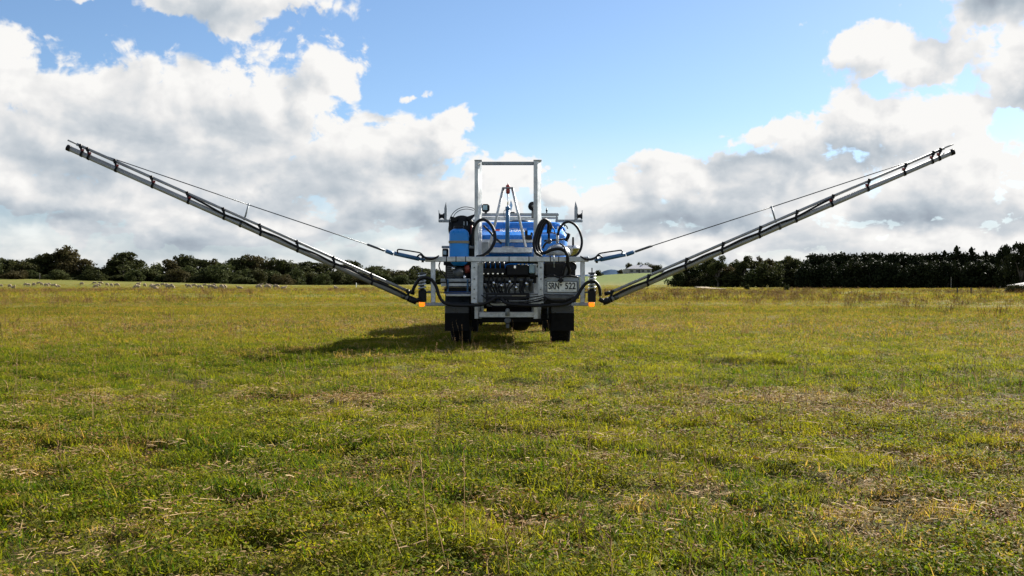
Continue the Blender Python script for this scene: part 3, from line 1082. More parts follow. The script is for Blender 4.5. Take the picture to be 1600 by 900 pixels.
def b_box(bm, c, s, rot=None, bev=0.0):
    """box of size s about centre c; a small bevel catches the light on its edges"""
    r = bmesh.ops.create_cube(bm, size=1.0)
    vs = r['verts']
    M = Matrix.Translation(Vector(c)) @ (rot.to_4x4() if rot is not None else Matrix.Identity(4)) @ Matrix.Diagonal((s[0], s[1], s[2], 1.0))
    bmesh.ops.transform(bm, matrix=M, verts=vs)
    if bev > 0:
        es = list({e for v in vs for e in v.link_edges})
        bmesh.ops.bevel(bm, geom=es, offset=min(bev, 0.35 * min(s)), segments=1, affect='EDGES')


def b_cyl(bm, p, q, r0, r1=None, n=14, cap=True):
    p, q = Vector(p), Vector(q)
    r1 = r0 if r1 is None else r1
    d = (q - p)
    L = d.length
    M = Matrix.Translation((p + q) / 2) @ d.to_track_quat('Z', 'Y').to_matrix().to_4x4()
    bmesh.ops.create_cone(bm, cap_ends=cap, cap_tris=False, segments=n, radius1=r0, radius2=r1, depth=L, matrix=M)


def b_tube(bm, pts, rad, n=8):
    """swept round hose through the given points (smoothed)"""
    pts = [Vector(p) for p in pts]
    out = []
    ext = [pts[0] * 2 - pts[1]] + pts + [pts[-1] * 2 - pts[-2]]
    for i in range(1, len(ext) - 2):
        p0, p1, p2, p3 = ext[i - 1:i + 3]
        for k in range(6):
            t = k / 6
            out.append(0.5 * ((2 * p1) + (p2 - p0) * t + (2 * p0 - 5 * p1 + 4 * p2 - p3) * t * t + (3 * p1 - p0 - 3 * p2 + p3) * t ** 3))
    out.append(pts[-1])
    rings = []
    ref = None
    for i, p in enumerate(out):
        d = (out[min(i + 1, len(out) - 1)] - out[max(i - 1, 0)])
        d = d.normalized() if d.length > 1e-9 else Vector((0, 0, 1))
        if ref is None:
            ref = d.orthogonal().normalized()
        ref = (ref - d * ref.dot(d))
        ref = ref.normalized() if ref.length > 1e-6 else d.orthogonal().normalized()
        s2 = d.cross(ref)
        rings.append([bm.verts.new(p + (ref * math.cos(2 * PI * k / n) + s2 * math.sin(2 * PI * k / n)) * rad) for k in range(n)])
    for a, b in zip(rings, rings[1:]):
        for k in range(n):
            f = bm.faces.new((a[k], a[(k + 1) % n], b[(k + 1) % n], b[k]))
            f.smooth = True
    bm.faces.new(rings[0][::-1])
    bm.faces.new(rings[-1])


def b_lathe(bm, c, prof, axis='Z', n=20):
    """profile [(radius, height)] turned about an axis through c"""
    c = Vector(c)
    rings = []
    for (r, h) in prof:
        ring = []
        for k in range(n):
            a = 2 * PI * k / n
            u, v = r * math.cos(a), r * math.sin(a)
            p = {'Z': Vector((u, v, h)), 'X': Vector((h, u, v)), 'Y': Vector((u, h, v))}[axis]
            ring.append(bm.verts.new(c + p))
        rings.append(ring)
    for a, b in zip(rings, rings[1:]):
        for k in range(n):
            f = bm.faces.new((a[k], a[(k + 1) % n], b[(k + 1) % n], b[k]))
            f.smooth = True
    bm.faces.new(rings[0][::-1])
    bm.faces.new(rings[-1])
    bmesh.ops.recalc_face_normals(bm, faces=bm.faces)


def b_prism(bm, poly, y0, y1):
    """polygon of (x, z) pulled from depth y0 to y1"""
    a = [bm.verts.new((x, y0, z)) for x, z in poly]
    b = [bm.verts.new((x, y1, z)) for x, z in poly]
    n = len(poly)
    bm.faces.new(a)
    bm.faces.new(b[::-1])
    for k in range(n):
        bm.faces.new((a[k], b[k], b[(k + 1) % n], a[(k + 1) % n]))
    bmesh.ops.recalc_face_normals(bm, faces=bm.faces)


def simple_mat(name, color, rough=0.6, metal=0.0, noise=0.0, nscale=8.0, spec=0.5, coat=0.0, bump=0.0):
    m, t, out = new_mat(name)
    tc = t.new('ShaderNodeTexCoord')
    col = color + (1.0,)
    kw = {}
    if noise:
        n = t.noise(tc.outputs['Object'], nscale, 5.0, 0.62)
        lo = tuple(c * (1 - noise) for c in color)
        hi = tuple(min(1.0, c * (1 + noise)) for c in color)
        col = t.mix(t.sstep(n, 0.3, 0.7), lo, hi)
        rough = t.lin(n, 0.3, 0.7, max(0.03, rough - 0.12), min(1.0, rough + 0.14))
        if bump:
            bp = t.new('ShaderNodeBump')
            bp.inputs['Strength'].default_value = bump
            bp.inputs['Distance'].default_value = 0.01
            t.put(bp.inputs['Height'], n)
            kw['normal'] = bp.outputs[0]
    principled(t, out, color=col, rough=rough, metal=metal, spec=spec, coat=coat, **kw)
    return m


# ------------------------------------------------------------------ far things
simple_mat('wool', (0.36, 0.28, 0.185), 0.95, noise=0.25, nscale=14, spec=0.1)
simple_mat('house_wall', (0.42, 0.38, 0.32), 0.85, noise=0.1)
simple_mat('house_roof', (0.42, 0.41, 0.43), 0.6, noise=0.12)
simple_mat('window_dark', (0.03, 0.035, 0.04), 0.12)
simple_mat('shed_roof', (0.34, 0.32, 0.29), 0.5, noise=0.15)
simple_mat('weathered_wood', (0.09, 0.075, 0.06), 0.9, noise=0.35)
simple_mat('white_paint', (0.78, 0.77, 0.72), 0.6, noise=0.06)
simple_mat('track_dirt', (0.30, 0.24, 0.16), 0.95, noise=0.2, nscale=0.6, spec=0.1)
simple_mat('hazed_forest_hill', (0.045, 0.07, 0.11), 0.95, noise=0.25, nscale=0.01, spec=0.0)  # blue of the distant haze is put into the hill's colour


def build_far():
    # distant mountain
    n = 40
    V, F = [], []
    Yc = 5200.0
    prof = [(px, top) for px, top in ((900, 430), (925, 428.5), (938, 426), (944, 423.4), (950, 421.6), (955, 421.0), (961, 421.4), (968, 423.2), (978, 424.8), (995, 426.2), (1030, 427), (1080, 428), (1150, 430))]
    for (px, top) in prof:
        p = P(px, top, Yc)
        for k, (dy, fz) in enumerate(((-500, 0.0), (-260, 0.62), (0, 1.0), (350, 0.8), (800, 0.0))):
            V.append((p.x, Yc + dy, -40 + (p.z + 40) * fz))
    for i in range(len(prof) - 1):
        for k in range(4):
            a = i * 5 + k
            F.append((a, a + 5, a + 6, a + 1))
    o = mesh_obj('hills', np_mesh('hills', np.array(V), np.array(F), True), 'hazed_forest_hill')
    tag(o, 'low haze-blue forested mountain far behind the green hill', None, None, 'structure')

    # house on the hill
    Y = 610.0
    x0, x1 = (981 - 800) / 1716 * Y, (1017 - 800) / 1716 * Y
    xc = (x0 + x1) / 2
    z = float(terrain_z(xc, Y)) - 0.2
    L, H, D = x1 - x0, 2.6, 7.0
    h = empty('farm_house', (xc, Y, z), 'long pale single-storey farm house with grey hipped roof on the hill', 'house')
    bm = bmesh.new()
    b_box(bm, (xc, Y, z + H / 2), (L, D, H))
    b_box(bm, (x0 - 1.2, Y - 2.0, z + H * 0.45), (3.0, 5.0, H * 0.9))
    bm_obj('wall', bm, 'house_wall', h)
    bm = bmesh.new()
    e = 0.6
    v = [bm.verts.new(p) for p in ((x0 - e, Y - D / 2 - e, z + H), (x1 + e, Y - D / 2 - e, z + H), (x1 + e, Y + D / 2 + e, z + H), (x0 - e, Y + D / 2 + e, z + H),
                                   (x0 + 3, Y, z + H + 2.1), (x1 - 3, Y, z + H + 2.1))]
    for f in ((0, 1, 5, 4), (1, 2, 5), (2, 3, 4, 5), (3, 0, 4), (3, 2, 1, 0)):
        bm.faces.new([v[i] for i in f])
    rf = bm_obj('roof', bm, 'house_roof', h)
    bm = bmesh.new()
    b_box(bm, (xc + 2.0, Y + 0.5, z + H + 2.1), (0.7, 0.7, 1.4))
    bm_obj('chimney', bm, 'house_wall', rf)
    for k in range(4):
        bm = bmesh.new()
        b_box(bm, (x0 + L * (0.14 + 0.24 * k), Y - D / 2 - 0.03, z + 1.35), (1.5, 0.1, 1.1))
        bm_obj('window', bm, 'window_dark', h)
    bm = bmesh.new()
    b_box(bm, (xc - 0.4, Y - D / 2 - 0.03, z + 1.03), (0.95, 0.1, 2.05))
    bm_obj('door', bm, 'weathered_wood', h)

    # pale shed at the right edge
    Y = 150.0
    xa, xb = (1588 - 800) / 1716 * Y, (1660 - 800) / 1716 * Y
    z = float(terrain_z((xa + xb) / 2, Y)) - 0.05
    s = empty('farm_shed', ((xa + xb) / 2, Y, z), 'low farm shed with pale sloping roof at the right edge', 'shed')
    bm = bmesh.new()
    zt = CAM_H + (447 - 446) / 1716 * Y
    b_box(bm, ((xa + xb) / 2, Y, (z + zt) / 2), (xb - xa - 0.5, 4.0, zt - z))
    bm_obj('wall', bm, 'weathered_wood', s)
    bm = bmesh.new()
    zr = CAM_H + (447 - 440) / 1716 * Y
    poly = [(xa - 0.3, zt), (xa + 2.6, zr), (xb, zr), (xb, zt)]
    b_prism(bm, poly, Y - 2.3, Y + 2.3)
    bm_obj('roof', bm, 'shed_roof', s)

    # posts and pole
    def post(name, label, cat, px, top, Y, r, mat):
        x = (px - 800) / 1716 * Y
        z = float(terrain_z(x, Y))
        zt = CAM_H + (447 - top) / 1716 * Y
        bm = bmesh.new()
        b_cyl(bm, (x, Y, z - 0.3), (x + r * 0.3, Y, zt), r, r * 0.85, 8)
        b_cyl(bm, (x + r * 0.3, Y, zt), (x + r * 0.3, Y, zt + r * 0.5), r * 0.85, r * 0.4, 8)
        tag(bm_obj(name, bm, mat), label, cat)
    post('utility_pole', 'thin pale grey pole standing before the dark windbreak', 'pole', 1486, 433, 240, 0.10, 'weathered_grey')
    post('fence_post', 'dark fence post in the grass just right of the thin pole', 'post', 1495.5, 450.5, 105, 0.09, 'weathered_wood')
    post('fence_post', 'dark fence post farther right of the thin pole, nearer the bush', 'post', 1517, 450, 105, 0.09, 'weathered_wood')
    post('marker_post', 'small white post at the foot of the left wood beside the boom', 'post', 556.5, 442, 270, 0.12, 'white_paint')
    post('dead_trunk', 'pale leaning dead trunk at the edge of the left wood', 'dead tree', 62, 427, 352, 0.11, 'weathered_grey')

    # dirt track running up beside the gum trees
    ln = [(1127, 205, 1.0), (1118, 222, 1.3), (1108, 240, 1.5), (1100, 262, 1.5), (1092, 285, 1.2)]
    V, F = [], []
    for px, Y, w in ln:
        x = (px - 800) / 1716 * Y
        for sx in (-1, 1):
            V.append((x + sx * w * 1.1, Y, float(terrain_z(x + sx * w, Y)) + 0.16))
    for i in range(len(ln) - 1):
        a = 2 * i
        F.append((a, a + 1, a + 3, a + 2))
    o = mesh_obj('path', np_mesh('path', np.array(V), np.array(F)), 'track_dirt')
    tag(o, 'pale dirt track beside the gum trees', None, None, 'structure')


simple_mat('weathered_grey', (0.15, 0.135, 0.115), 0.85, noise=0.2)
simple_mat('weathered_pale', (0.26, 0.24, 0.21), 0.85, noise=0.2)
build_far()


# ------------------------------------------------------------------ sheep
def sheep_mesh(name, grazing=True, lying=False, legs=(0, 0, 0, 0)):
    """one continuous body grown from a skeleton with a Skin modifier"""
    zb = 0.34 if lying else 0.66
    V = [(0, 0, zb), (0.34, 0, zb + 0.02), (-0.32, 0, zb + 0.03), (-0.50, 0, zb - 0.02)]
    rad = [0.25, 0.235, 0.25, 0.17]
    E = [(0, 1), (0, 2), (2, 3)]
    if grazing and not lying:
        neck = [(0.55, 0, zb - 0.08), (0.68, 0, zb - 0.34), (0.78, 0, zb - 0.52), (0.88, 0, zb - 0.60)]
    else:
        neck = [(0.54, 0, zb + 0.14), (0.62, 0, zb + 0.36), (0.74, 0, zb + 0.36), (0.86, 0, zb + 0.28)]
    b = len(V)
    V += neck
    rad += [0.15, 0.11, 0.095, 0.055]
    E += [(1, b), (b, b + 1), (b + 1, b + 2), (b + 2, b + 3)]
    for sy in (-1, 1):      # ears
        k = len(V)
        n0 = Vector(neck[1]).lerp(Vector(neck[2]), 0.5)
        V.append((n0.x - 0.03, sy * 0.17, n0.z + 0.04))
        rad.append(0.03)
        E.append((b + 1, k))
    for i, (lx, sy) in enumerate(((0.30, -1), (0.30, 1), (-0.34, -1), (-0.34, 1))):
        k = len(V)
        if lying:
            V += [(lx, sy * 0.2, 0.16), (lx + 0.16, sy * 0.24, 0.07)]
            rad += [0.09, 0.05]
            E += [(1 if lx > 0 else 2, k), (k, k + 1)]
        else:
            bend = -0.07 if lx < 0 else 0.02
            V += [(lx, sy * 0.13, 0.42), (lx + bend, sy * 0.13, 0.22), (lx + legs[i], sy * 0.13, 0.0)]
            rad += [0.10, 0.05, 0.042]
            E += [(1 if lx > 0 else 2, k), (k, k + 1), (k + 1, k + 2)]
    k = len(V)
    V.append((-0.58, 0, zb - 0.22))
    rad.append(0.05)
    E.append((3, k))
    me = bpy.data.meshes.new(name)
    me.from_pydata(V, E, [])
    o = bpy.data.objects.new(name, me)
    COL.objects.link(o)
    md = o.modifiers.new('skin', 'SKIN')
    md.use_smooth_shade = True
    o.modifiers.new('sub', 'SUBSURF').levels = 1
    for i, sv in enumerate(me.skin_vertices[0].data):
        sv.radius = (rad[i], rad[i])
        sv.use_root = (i == 0)
    dg = bpy.context.evaluated_depsgraph_get()
    out = bpy.data.meshes.new_from_object(o.evaluated_get(dg))
    out.name = name
    bpy.data.objects.remove(o)
    bpy.data.meshes.remove(me)
    out.materials.clear()
    out.materials.append(MATS['wool'])
    return out


def build_sheep():
    kinds = [sheep_mesh('sheep_grazing', True, False, (0.05, -0.06, -0.05, 0.06)), sheep_mesh('sheep_standing', False, False, (0.0, 0.03, 0.02, -0.04)),
             sheep_mesh('sheep_lying', False, True)]
    spots = [(1, 447, 0), (15, 448, 0), (21, 449, 2), (40, 445.5, 0), (44, 446, 1), (53, 445, 0), (61, 443, 0), (65, 444, 0), (72, 446, 0), (76, 444.5, 0), (84, 447, 0),
             (91, 446.5, 2), (128, 443.5, 0), (148, 442, 0), (150, 448, 0), (154, 446.5, 0), (157, 442.5, 0), (167, 445, 0), (174, 445.5, 0), (182, 446, 0),
             (214, 452, 0), (216, 444.5, 1), (226, 446, 0), (238, 447, 0), (240, 451, 1), (246, 446, 0), (243, 453, 2), (254, 445, 0), (260, 446, 0), (263, 451, 1), (267, 450, 0),
             (291, 446, 0), (295, 448, 0), (303, 447, 0), (312, 450, 0), (320, 446, 0), (329, 451, 0), (335, 446.5, 0), (346, 450, 0), (350, 449.5, 0), (338, 457, 2),
             (375, 456, 2), (404, 450, 0), (406, 447.5, 1), (417, 450, 0), (421, 447.5, 1), (431, 451, 0), (443, 451, 2), (525, 456.5, 2)]
    spots.sort()
    rr = random.Random(3)
    for i, (px, py, k) in enumerate(spots):
        # walk out along the bearing until the feet stand on the ground there
        Y = 235.0
        lo, hi = 180.0, 345.0
        best = None
        for q in range(170):
            yy = lo + (hi - lo) * q / 169
            zz = CAM_H + (447 - (py + 2.6)) / 1716 * yy
            dz = abs(float(terrain_z((px - 800) / 1716 * yy, yy)) - zz)
            if best is None or dz < best[0]:
                best = (dz, yy)
        Y = min(max(best[1], 205.0), 335.0)
        x = (px - 800) / 1716 * Y
        o = mesh_obj('sheep', kinds[k])
        o.location = (x, Y, float(terrain_z(x, Y)) + 0.02)
        o.rotation_euler = (0, 0, rr.choice((0, PI, 0.6, 2.6, -0.5, 3.6)) + rr.uniform(-0.3, 0.3))
        s = rr.uniform(0.9, 1.05)
        o.scale = (s, s, s)
        what = ('grazing cream sheep', 'standing cream sheep', 'cream sheep lying down')[k]
        tag(o, '%s of the flock, %s from the left edge' % (what, ordn(i)), 'sheep', 'flock of sheep on the left rise')


build_sheep()


def build_tussock():
    m = tuft_mesh('rush', 301, 90, 0.09, 0.10, 0.24, 0.006, (0.0, 0.45), (0.0, 0.5))
    x, Y = (1165 - 800) / 1716 * 17.3, 17.3
    z = float(terrain_z(x, Y))
    e = empty('grass_tussock', (x, Y, z), 'lone brown grass tussock in the paddock right of the sprayer', 'tussock')
    o = mesh_obj('blades', m, 'straw', e)
    o.matrix_parent_inverse = Matrix.Identity(4)
    m2 = tuft_mesh('rush_base', 302, 60, 0.10, 0.05, 0.11, 0.007, (0.1, 0.8), (0.0, 0.8))
    o = mesh_obj('leaves', m2, 'clover_leaf', e)
    o.matrix_parent_inverse = Matrix.Identity(4)


build_tussock()

# ------------------------------------------------------------------ sprayer materials
def galv_material(name, base, lo=0.62, hi=1.2, rough=0.42):
    m, t, out = new_mat(name)
    tc = t.new('ShaderNodeTexCoord')
    v = t.new('ShaderNodeTexVoronoi', feature='F1')
    v.inputs['Scale'].default_value = 34.0
    t.put(v.inputs['Vector'], tc.outputs['Object'])
    sp = t.sep(v.outputs['Color'])[0]
    n = t.noise(tc.outputs['Object'], 5.0, 5.0, 0.6)
    k = t.m('MULTIPLY', t.lin(sp, 0, 1, 0.86, 1.12), t.lin(n, 0.3, 0.7, lo, hi))
    col = t.vm('SCALE', base, scale=k)
    principled(t, out, color=col, metal=0.55, rough=t.lin(n, 0.3, 0.7, rough - 0.08, rough + 0.16))


galv_material('galvanised', (0.60, 0.62, 0.63))
galv_material('galvanised_dull', (0.40, 0.43, 0.45), 0.6, 1.1, 0.55)
simple_mat('boom_steel', (0.33, 0.33, 0.325), 0.5, 0.45, 0.12, 6.0)
simple_mat('dark_steel', (0.10, 0.105, 0.11), 0.42, 0.8, 0.3, 12.0)
simple_mat('black_rubber', (0.009, 0.009, 0.010), 0.5, 0.0, 0.3, 20.0, spec=0.25)
simple_mat('tyre_rubber', (0.009, 0.009, 0.009), 0.85, 0.0, 0.4, 14.0, spec=0.15, bump=0.3)
simple_mat('black_plastic', (0.008, 0.008, 0.009), 0.45, 0.0, 0.25, 16.0, spec=0.2)
simple_mat('tank_blue', (0.008, 0.200, 0.680), 0.24, 0.0, 0.10, 5.0, 0.5, 0.3)
simple_mat('drum_blue', (0.003, 0.215, 0.640), 0.36, 0.0, 0.10, 6.0)
simple_mat('frame_blue', (0.016, 0.090, 0.340), 0.35, 0.0, 0.15, 8.0)
simple_mat('ram_blue', (0.035, 0.125, 0.260), 0.34, 0.1, 0.15, 10.0)
simple_mat('engine_red', (0.22, 0.035, 0.022), 0.4, 0.0, 0.2, 10.0)
simple_mat('cap_red', (0.26, 0.022, 0.018), 0.4, 0.0, 0.15, 10.0)
simple_mat('chrome', (0.75, 0.75, 0.76), 0.12, 1.0)
simple_mat('strap_tan', (0.25, 0.22, 0.15), 0.8, 0.0, 0.2, 30.0)
simple_mat('lamp_glass', (0.30, 0.45, 0.52), 0.08, 0.0, 0.1, 10.0)
simple_mat('plate_white', (0.90, 0.89, 0.80), 0.45, 0.0, 0.04, 12.0)
simple_mat('ink_black', (0.008, 0.008, 0.008), 0.5)
simple_mat('ink_white', (0.80, 0.82, 0.85), 0.5)
simple_mat('stainless', (0.62, 0.62, 0.62), 0.22, 1.0, 0.08, 9.0)
simple_mat('pale_fin', (0.40, 0.58, 0.70), 0.4)
simple_mat('vehicle_dark', (0.010, 0.010, 0.012), 0.55, 0.0, 0.25, 9.0, spec=0.2)
m_, t_, o_ = new_mat('amber_lens')
principled(t_, o_, color=(0.9, 0.22, 0.02), rough=0.25, emit=(1.0, 0.13, 0.004), estr=0.95)

YR = 13.4                                   # rear boom frame
ROOT = empty('spray_trailer', (0.0, 14.0, float(terrain_z(0, 14.6))), 'galvanised trailed crop sprayer with blue tank and raised booms in the paddock', 'sprayer')


def S(px, Y):
    return px / 1716.0 * Y


def rect(name, x0, y0, x1, y1, Y, depth, mat, parent=ROOT, bev=0.006):
    """bar or panel filling the bearings x0..x1, y0..y1 with its rear face Y metres off"""
    a, b = P(x0, y1, Y), P(x1, y0, Y)
    bm = bmesh.new()
    b_box(bm, ((a.x + b.x) / 2, Y + depth / 2, (a.z + b.z) / 2), (b.x - a.x, depth, b.z - a.z), None, bev)
    return bm_obj(name, bm, mat, parent)


def rod(name, pts, px, mat, parent=ROOT, n=12):
    """straight round bar through (px, py, Y) bearings, thickness in px at its depth"""
    bm = bmesh.new()
    for a, b in zip(pts, pts[1:]):
        b_cyl(bm, P(*a), P(*b), S(px, a[2]) / 2, S(px, b[2]) / 2, n)
    o = bm_obj(name, bm, mat, parent)
    for p in o.data.polygons:
        p.use_smooth = len(p.vertices) == 4
    return o


def hose(name, pts, px, mat='black_rubber', parent=ROOT, n=8):
    bm = bmesh.new()
    b_tube(bm, [P(*p) for p in pts], S(px, pts[0][2]) / 2, n)
    return bm_obj(name, bm, mat, parent)


def text_obj(name, body, loc, height, width, mat, parent, depth=0.002, bold=0.0):
    cu = bpy.data.curves.new(name, 'FONT')
    cu.body = body
    cu.align_x = 'CENTER'
    cu.align_y = 'CENTER'
    cu.extrude = depth
    cu.offset = bold
    tmp = bpy.data.objects.new(name, cu)
    COL.objects.link(tmp)
    dg = bpy.context.evaluated_depsgraph_get()
    me = bpy.data.meshes.new_from_object(tmp.evaluated_get(dg))
    bpy.data.objects.remove(tmp)
    co = np.empty(len(me.vertices) * 3, np.float32)
    me.vertices.foreach_get('co', co)
    co = co.reshape(-1, 3)
    mn, mx = co.min(0), co.max(0)
    sx, sz = width / (mx[0] - mn[0]), height / (mx[1] - mn[1])
    c = (mn + mx) / 2
    out = np.stack([(co[:, 0] - c[0]) * sx + loc[0], -(co[:, 2]) + loc[1], (co[:, 1] - c[1]) * sz + loc[2]], 1)
    me.vertices.foreach_set('co', out.astype(np.float32).ravel())
    me.materials.clear()
    me.update()
    return mesh_obj(name, me, mat, parent)


# ------------------------------------------------------------------ boom carrier frame
tr = rect('top_rail', 664, 401, 920, 409, YR, 0.07, 'galvanised')
for px in (697.5, 712.5, 727.5, 795.5, 826.5, 860, 873):
    rect('cable_tie', px - 0.7, 400.6, px + 0.7, 409.4, YR - 0.003, 0.077, 'black_plastic', tr, 0)
for (a, b) in ((673, 680), (907, 914)):
    rect('end_post', a, 409, b, 473, YR + 0.004, 0.06, 'galvanised')
for (a, b) in ((664, 702), (893, 920)):
    rect('bottom_rail', a, 473, b, 478, YR, 0.06, 'galvanised_dull')
for (a, b, c) in ((736, 746, 755), (840.5, 849.5, 0)):
    ip = rect('inner_post', a, 409, b, 474, YR + 0.004, 0.05, 'galvanised')
    if c:
        rect('post_web', b - 1, 410, c, 473, YR + 0.07, 0.05, 'galvanised_dull', ip)
    for py in (418, 436, 452, 466):
        rect('bolt', (a + b) / 2 - 1, py - 1, (a + b) / 2 + 1, py + 1, YR - 0.006, 0.012, 'dark_steel', ip, 0)
rod('tie_rod', [(668, 455, YR + 0.1), (700, 457, YR + 0.1), (905, 461, YR + 0.02)], 1.6, 'dark_steel')

# tall mast the carrier slides on
YM = 13.72


def mast_post(px0, px1):
    a, b = P(px0, 250.5, YM), P(px1, 498, YM)
    w = b.x - a.x
    x0 = a.x
    bm = bmesh.new()
    poly = [(x0, 0.0), (x0 + w * 0.50, 0.0), (x0 + w, w * 1.25), (x0 + w, 0.14), (x0, 0.14)]
    lo = [bm.verts.new((x, YM + y, b.z)) for x, y in poly]
    hi = [bm.verts.new((x, YM + y, a.z)) for x, y in poly]
    bm.faces.new(lo[::-1])
    bm.faces.new(hi)
    n = len(poly)
    for k in range(n):
        bm.faces.new((lo[k], lo[(k + 1) % n], hi[(k + 1) % n], hi[k]))
    bmesh.ops.recalc_face_normals(bm, faces=bm.faces)
    return bm_obj('mast_post', bm, 'galvanised', ROOT)


mp = mast_post(741.5, 752.5)
rect('post_cap', 741.2, 249.6, 752.8, 251, YM - 0.004, 0.13, 'galvanised_dull', mp, 0)
mp = mast_post(834, 846)
rect('post_cap', 833.7, 249.6, 846.3, 251, YM - 0.004, 0.13, 'galvanised_dull', mp, 0)
rect('mast_crossbar', 752.5, 252.5, 834, 257.5, YM + 0.03, 0.06, 'galvanised_dull')

# rear step bar and its stanchions
rect('step_bar', 748.5, 487.5, 840, 496, YM + 0.01, 0.07, 'galvanised')
for px in (753.5, 833.0):
    rect('stanchion', px - 2.2, 477, px + 2.2, 488, YM + 0.05, 0.05, 'galvanised_dull')
bm = bmesh.new()
b_lathe(bm, P(793, 493.5, YM - 0.02), [(0.001, 0.094), (0.016, 0.09), (0.026, 0.075), (0.027, 0.0)], 'Z', 14)
bm_obj('hitch_knob', bm, 'galvanised_dull', ROOT, True)
bm = bmesh.new()
b_lathe(bm, P(793, 501, YM + 0.02), [(0.030, -0.02), (0.042, -0.02), (0.042, 0.02), (0.030, 0.02), (0.030, -0.015)], 'Y', 16)
bm_obj('tow_ring', bm, 'dark_steel', ROOT, True)
rect('ring_shank', 790.5, 505, 796, 513, YM + 0.02, 0.04, 'dark_steel')

# ------------------------------------------------------------------ lifting ram on its A-frame
YA = 14.15
rod('a_frame_leg', [(786.6, 293, YA), (765, 386, YA)], 4.2, 'galvanised')
rod('a_frame_leg', [(800.2, 293, YA), (821.5, 386, YA)], 4.2, 'galvanised')
rect('a_frame_head', 784.8, 292.2, 802.6, 294.6, YA - 0.03, 0.06, 'galvanised_dull')
bm = bmesh.new()
b_lathe(bm, P(793.7, 303, YA), [(0.010, 0.0), (0.025, 0.008), (0.027, 0.05), (0.023, 0.058), (0.027, 0.066), (0.027, 0.108), (0.012, 0.120), (0.006, 0.122), (0.006, 0.138)], 'Z', 16)
bm_obj('ram_cap', bm, 'cap_red', ROOT, True)
rod('ram_rod', [(793.5, 303, YA), (793.3, 326, YA)], 2.1, 'chrome')
rm = rod('ram_cylinder', [(793.3, 324, YA), (792.8, 385, YA)], 6.6, 'ram_blue', n=18)
rod('ram_gland', [(793.3, 323, YA), (793.3, 328, YA)], 7.4, 'ram_blue', rm)
hose('ram_line', [(790, 328, YA - .01), (787.5, 330, YA - .02), (787.5, 337, YA - .02), (789.6, 341, YA - .01)], 1.0, 'dark_steel', rm, 6)
rect('ram_foot', 784, 384.5, 803.5, 394, YA - 0.09, 0.16, 'galvanised_dull')

# ------------------------------------------------------------------ main tank
YT = 14.35


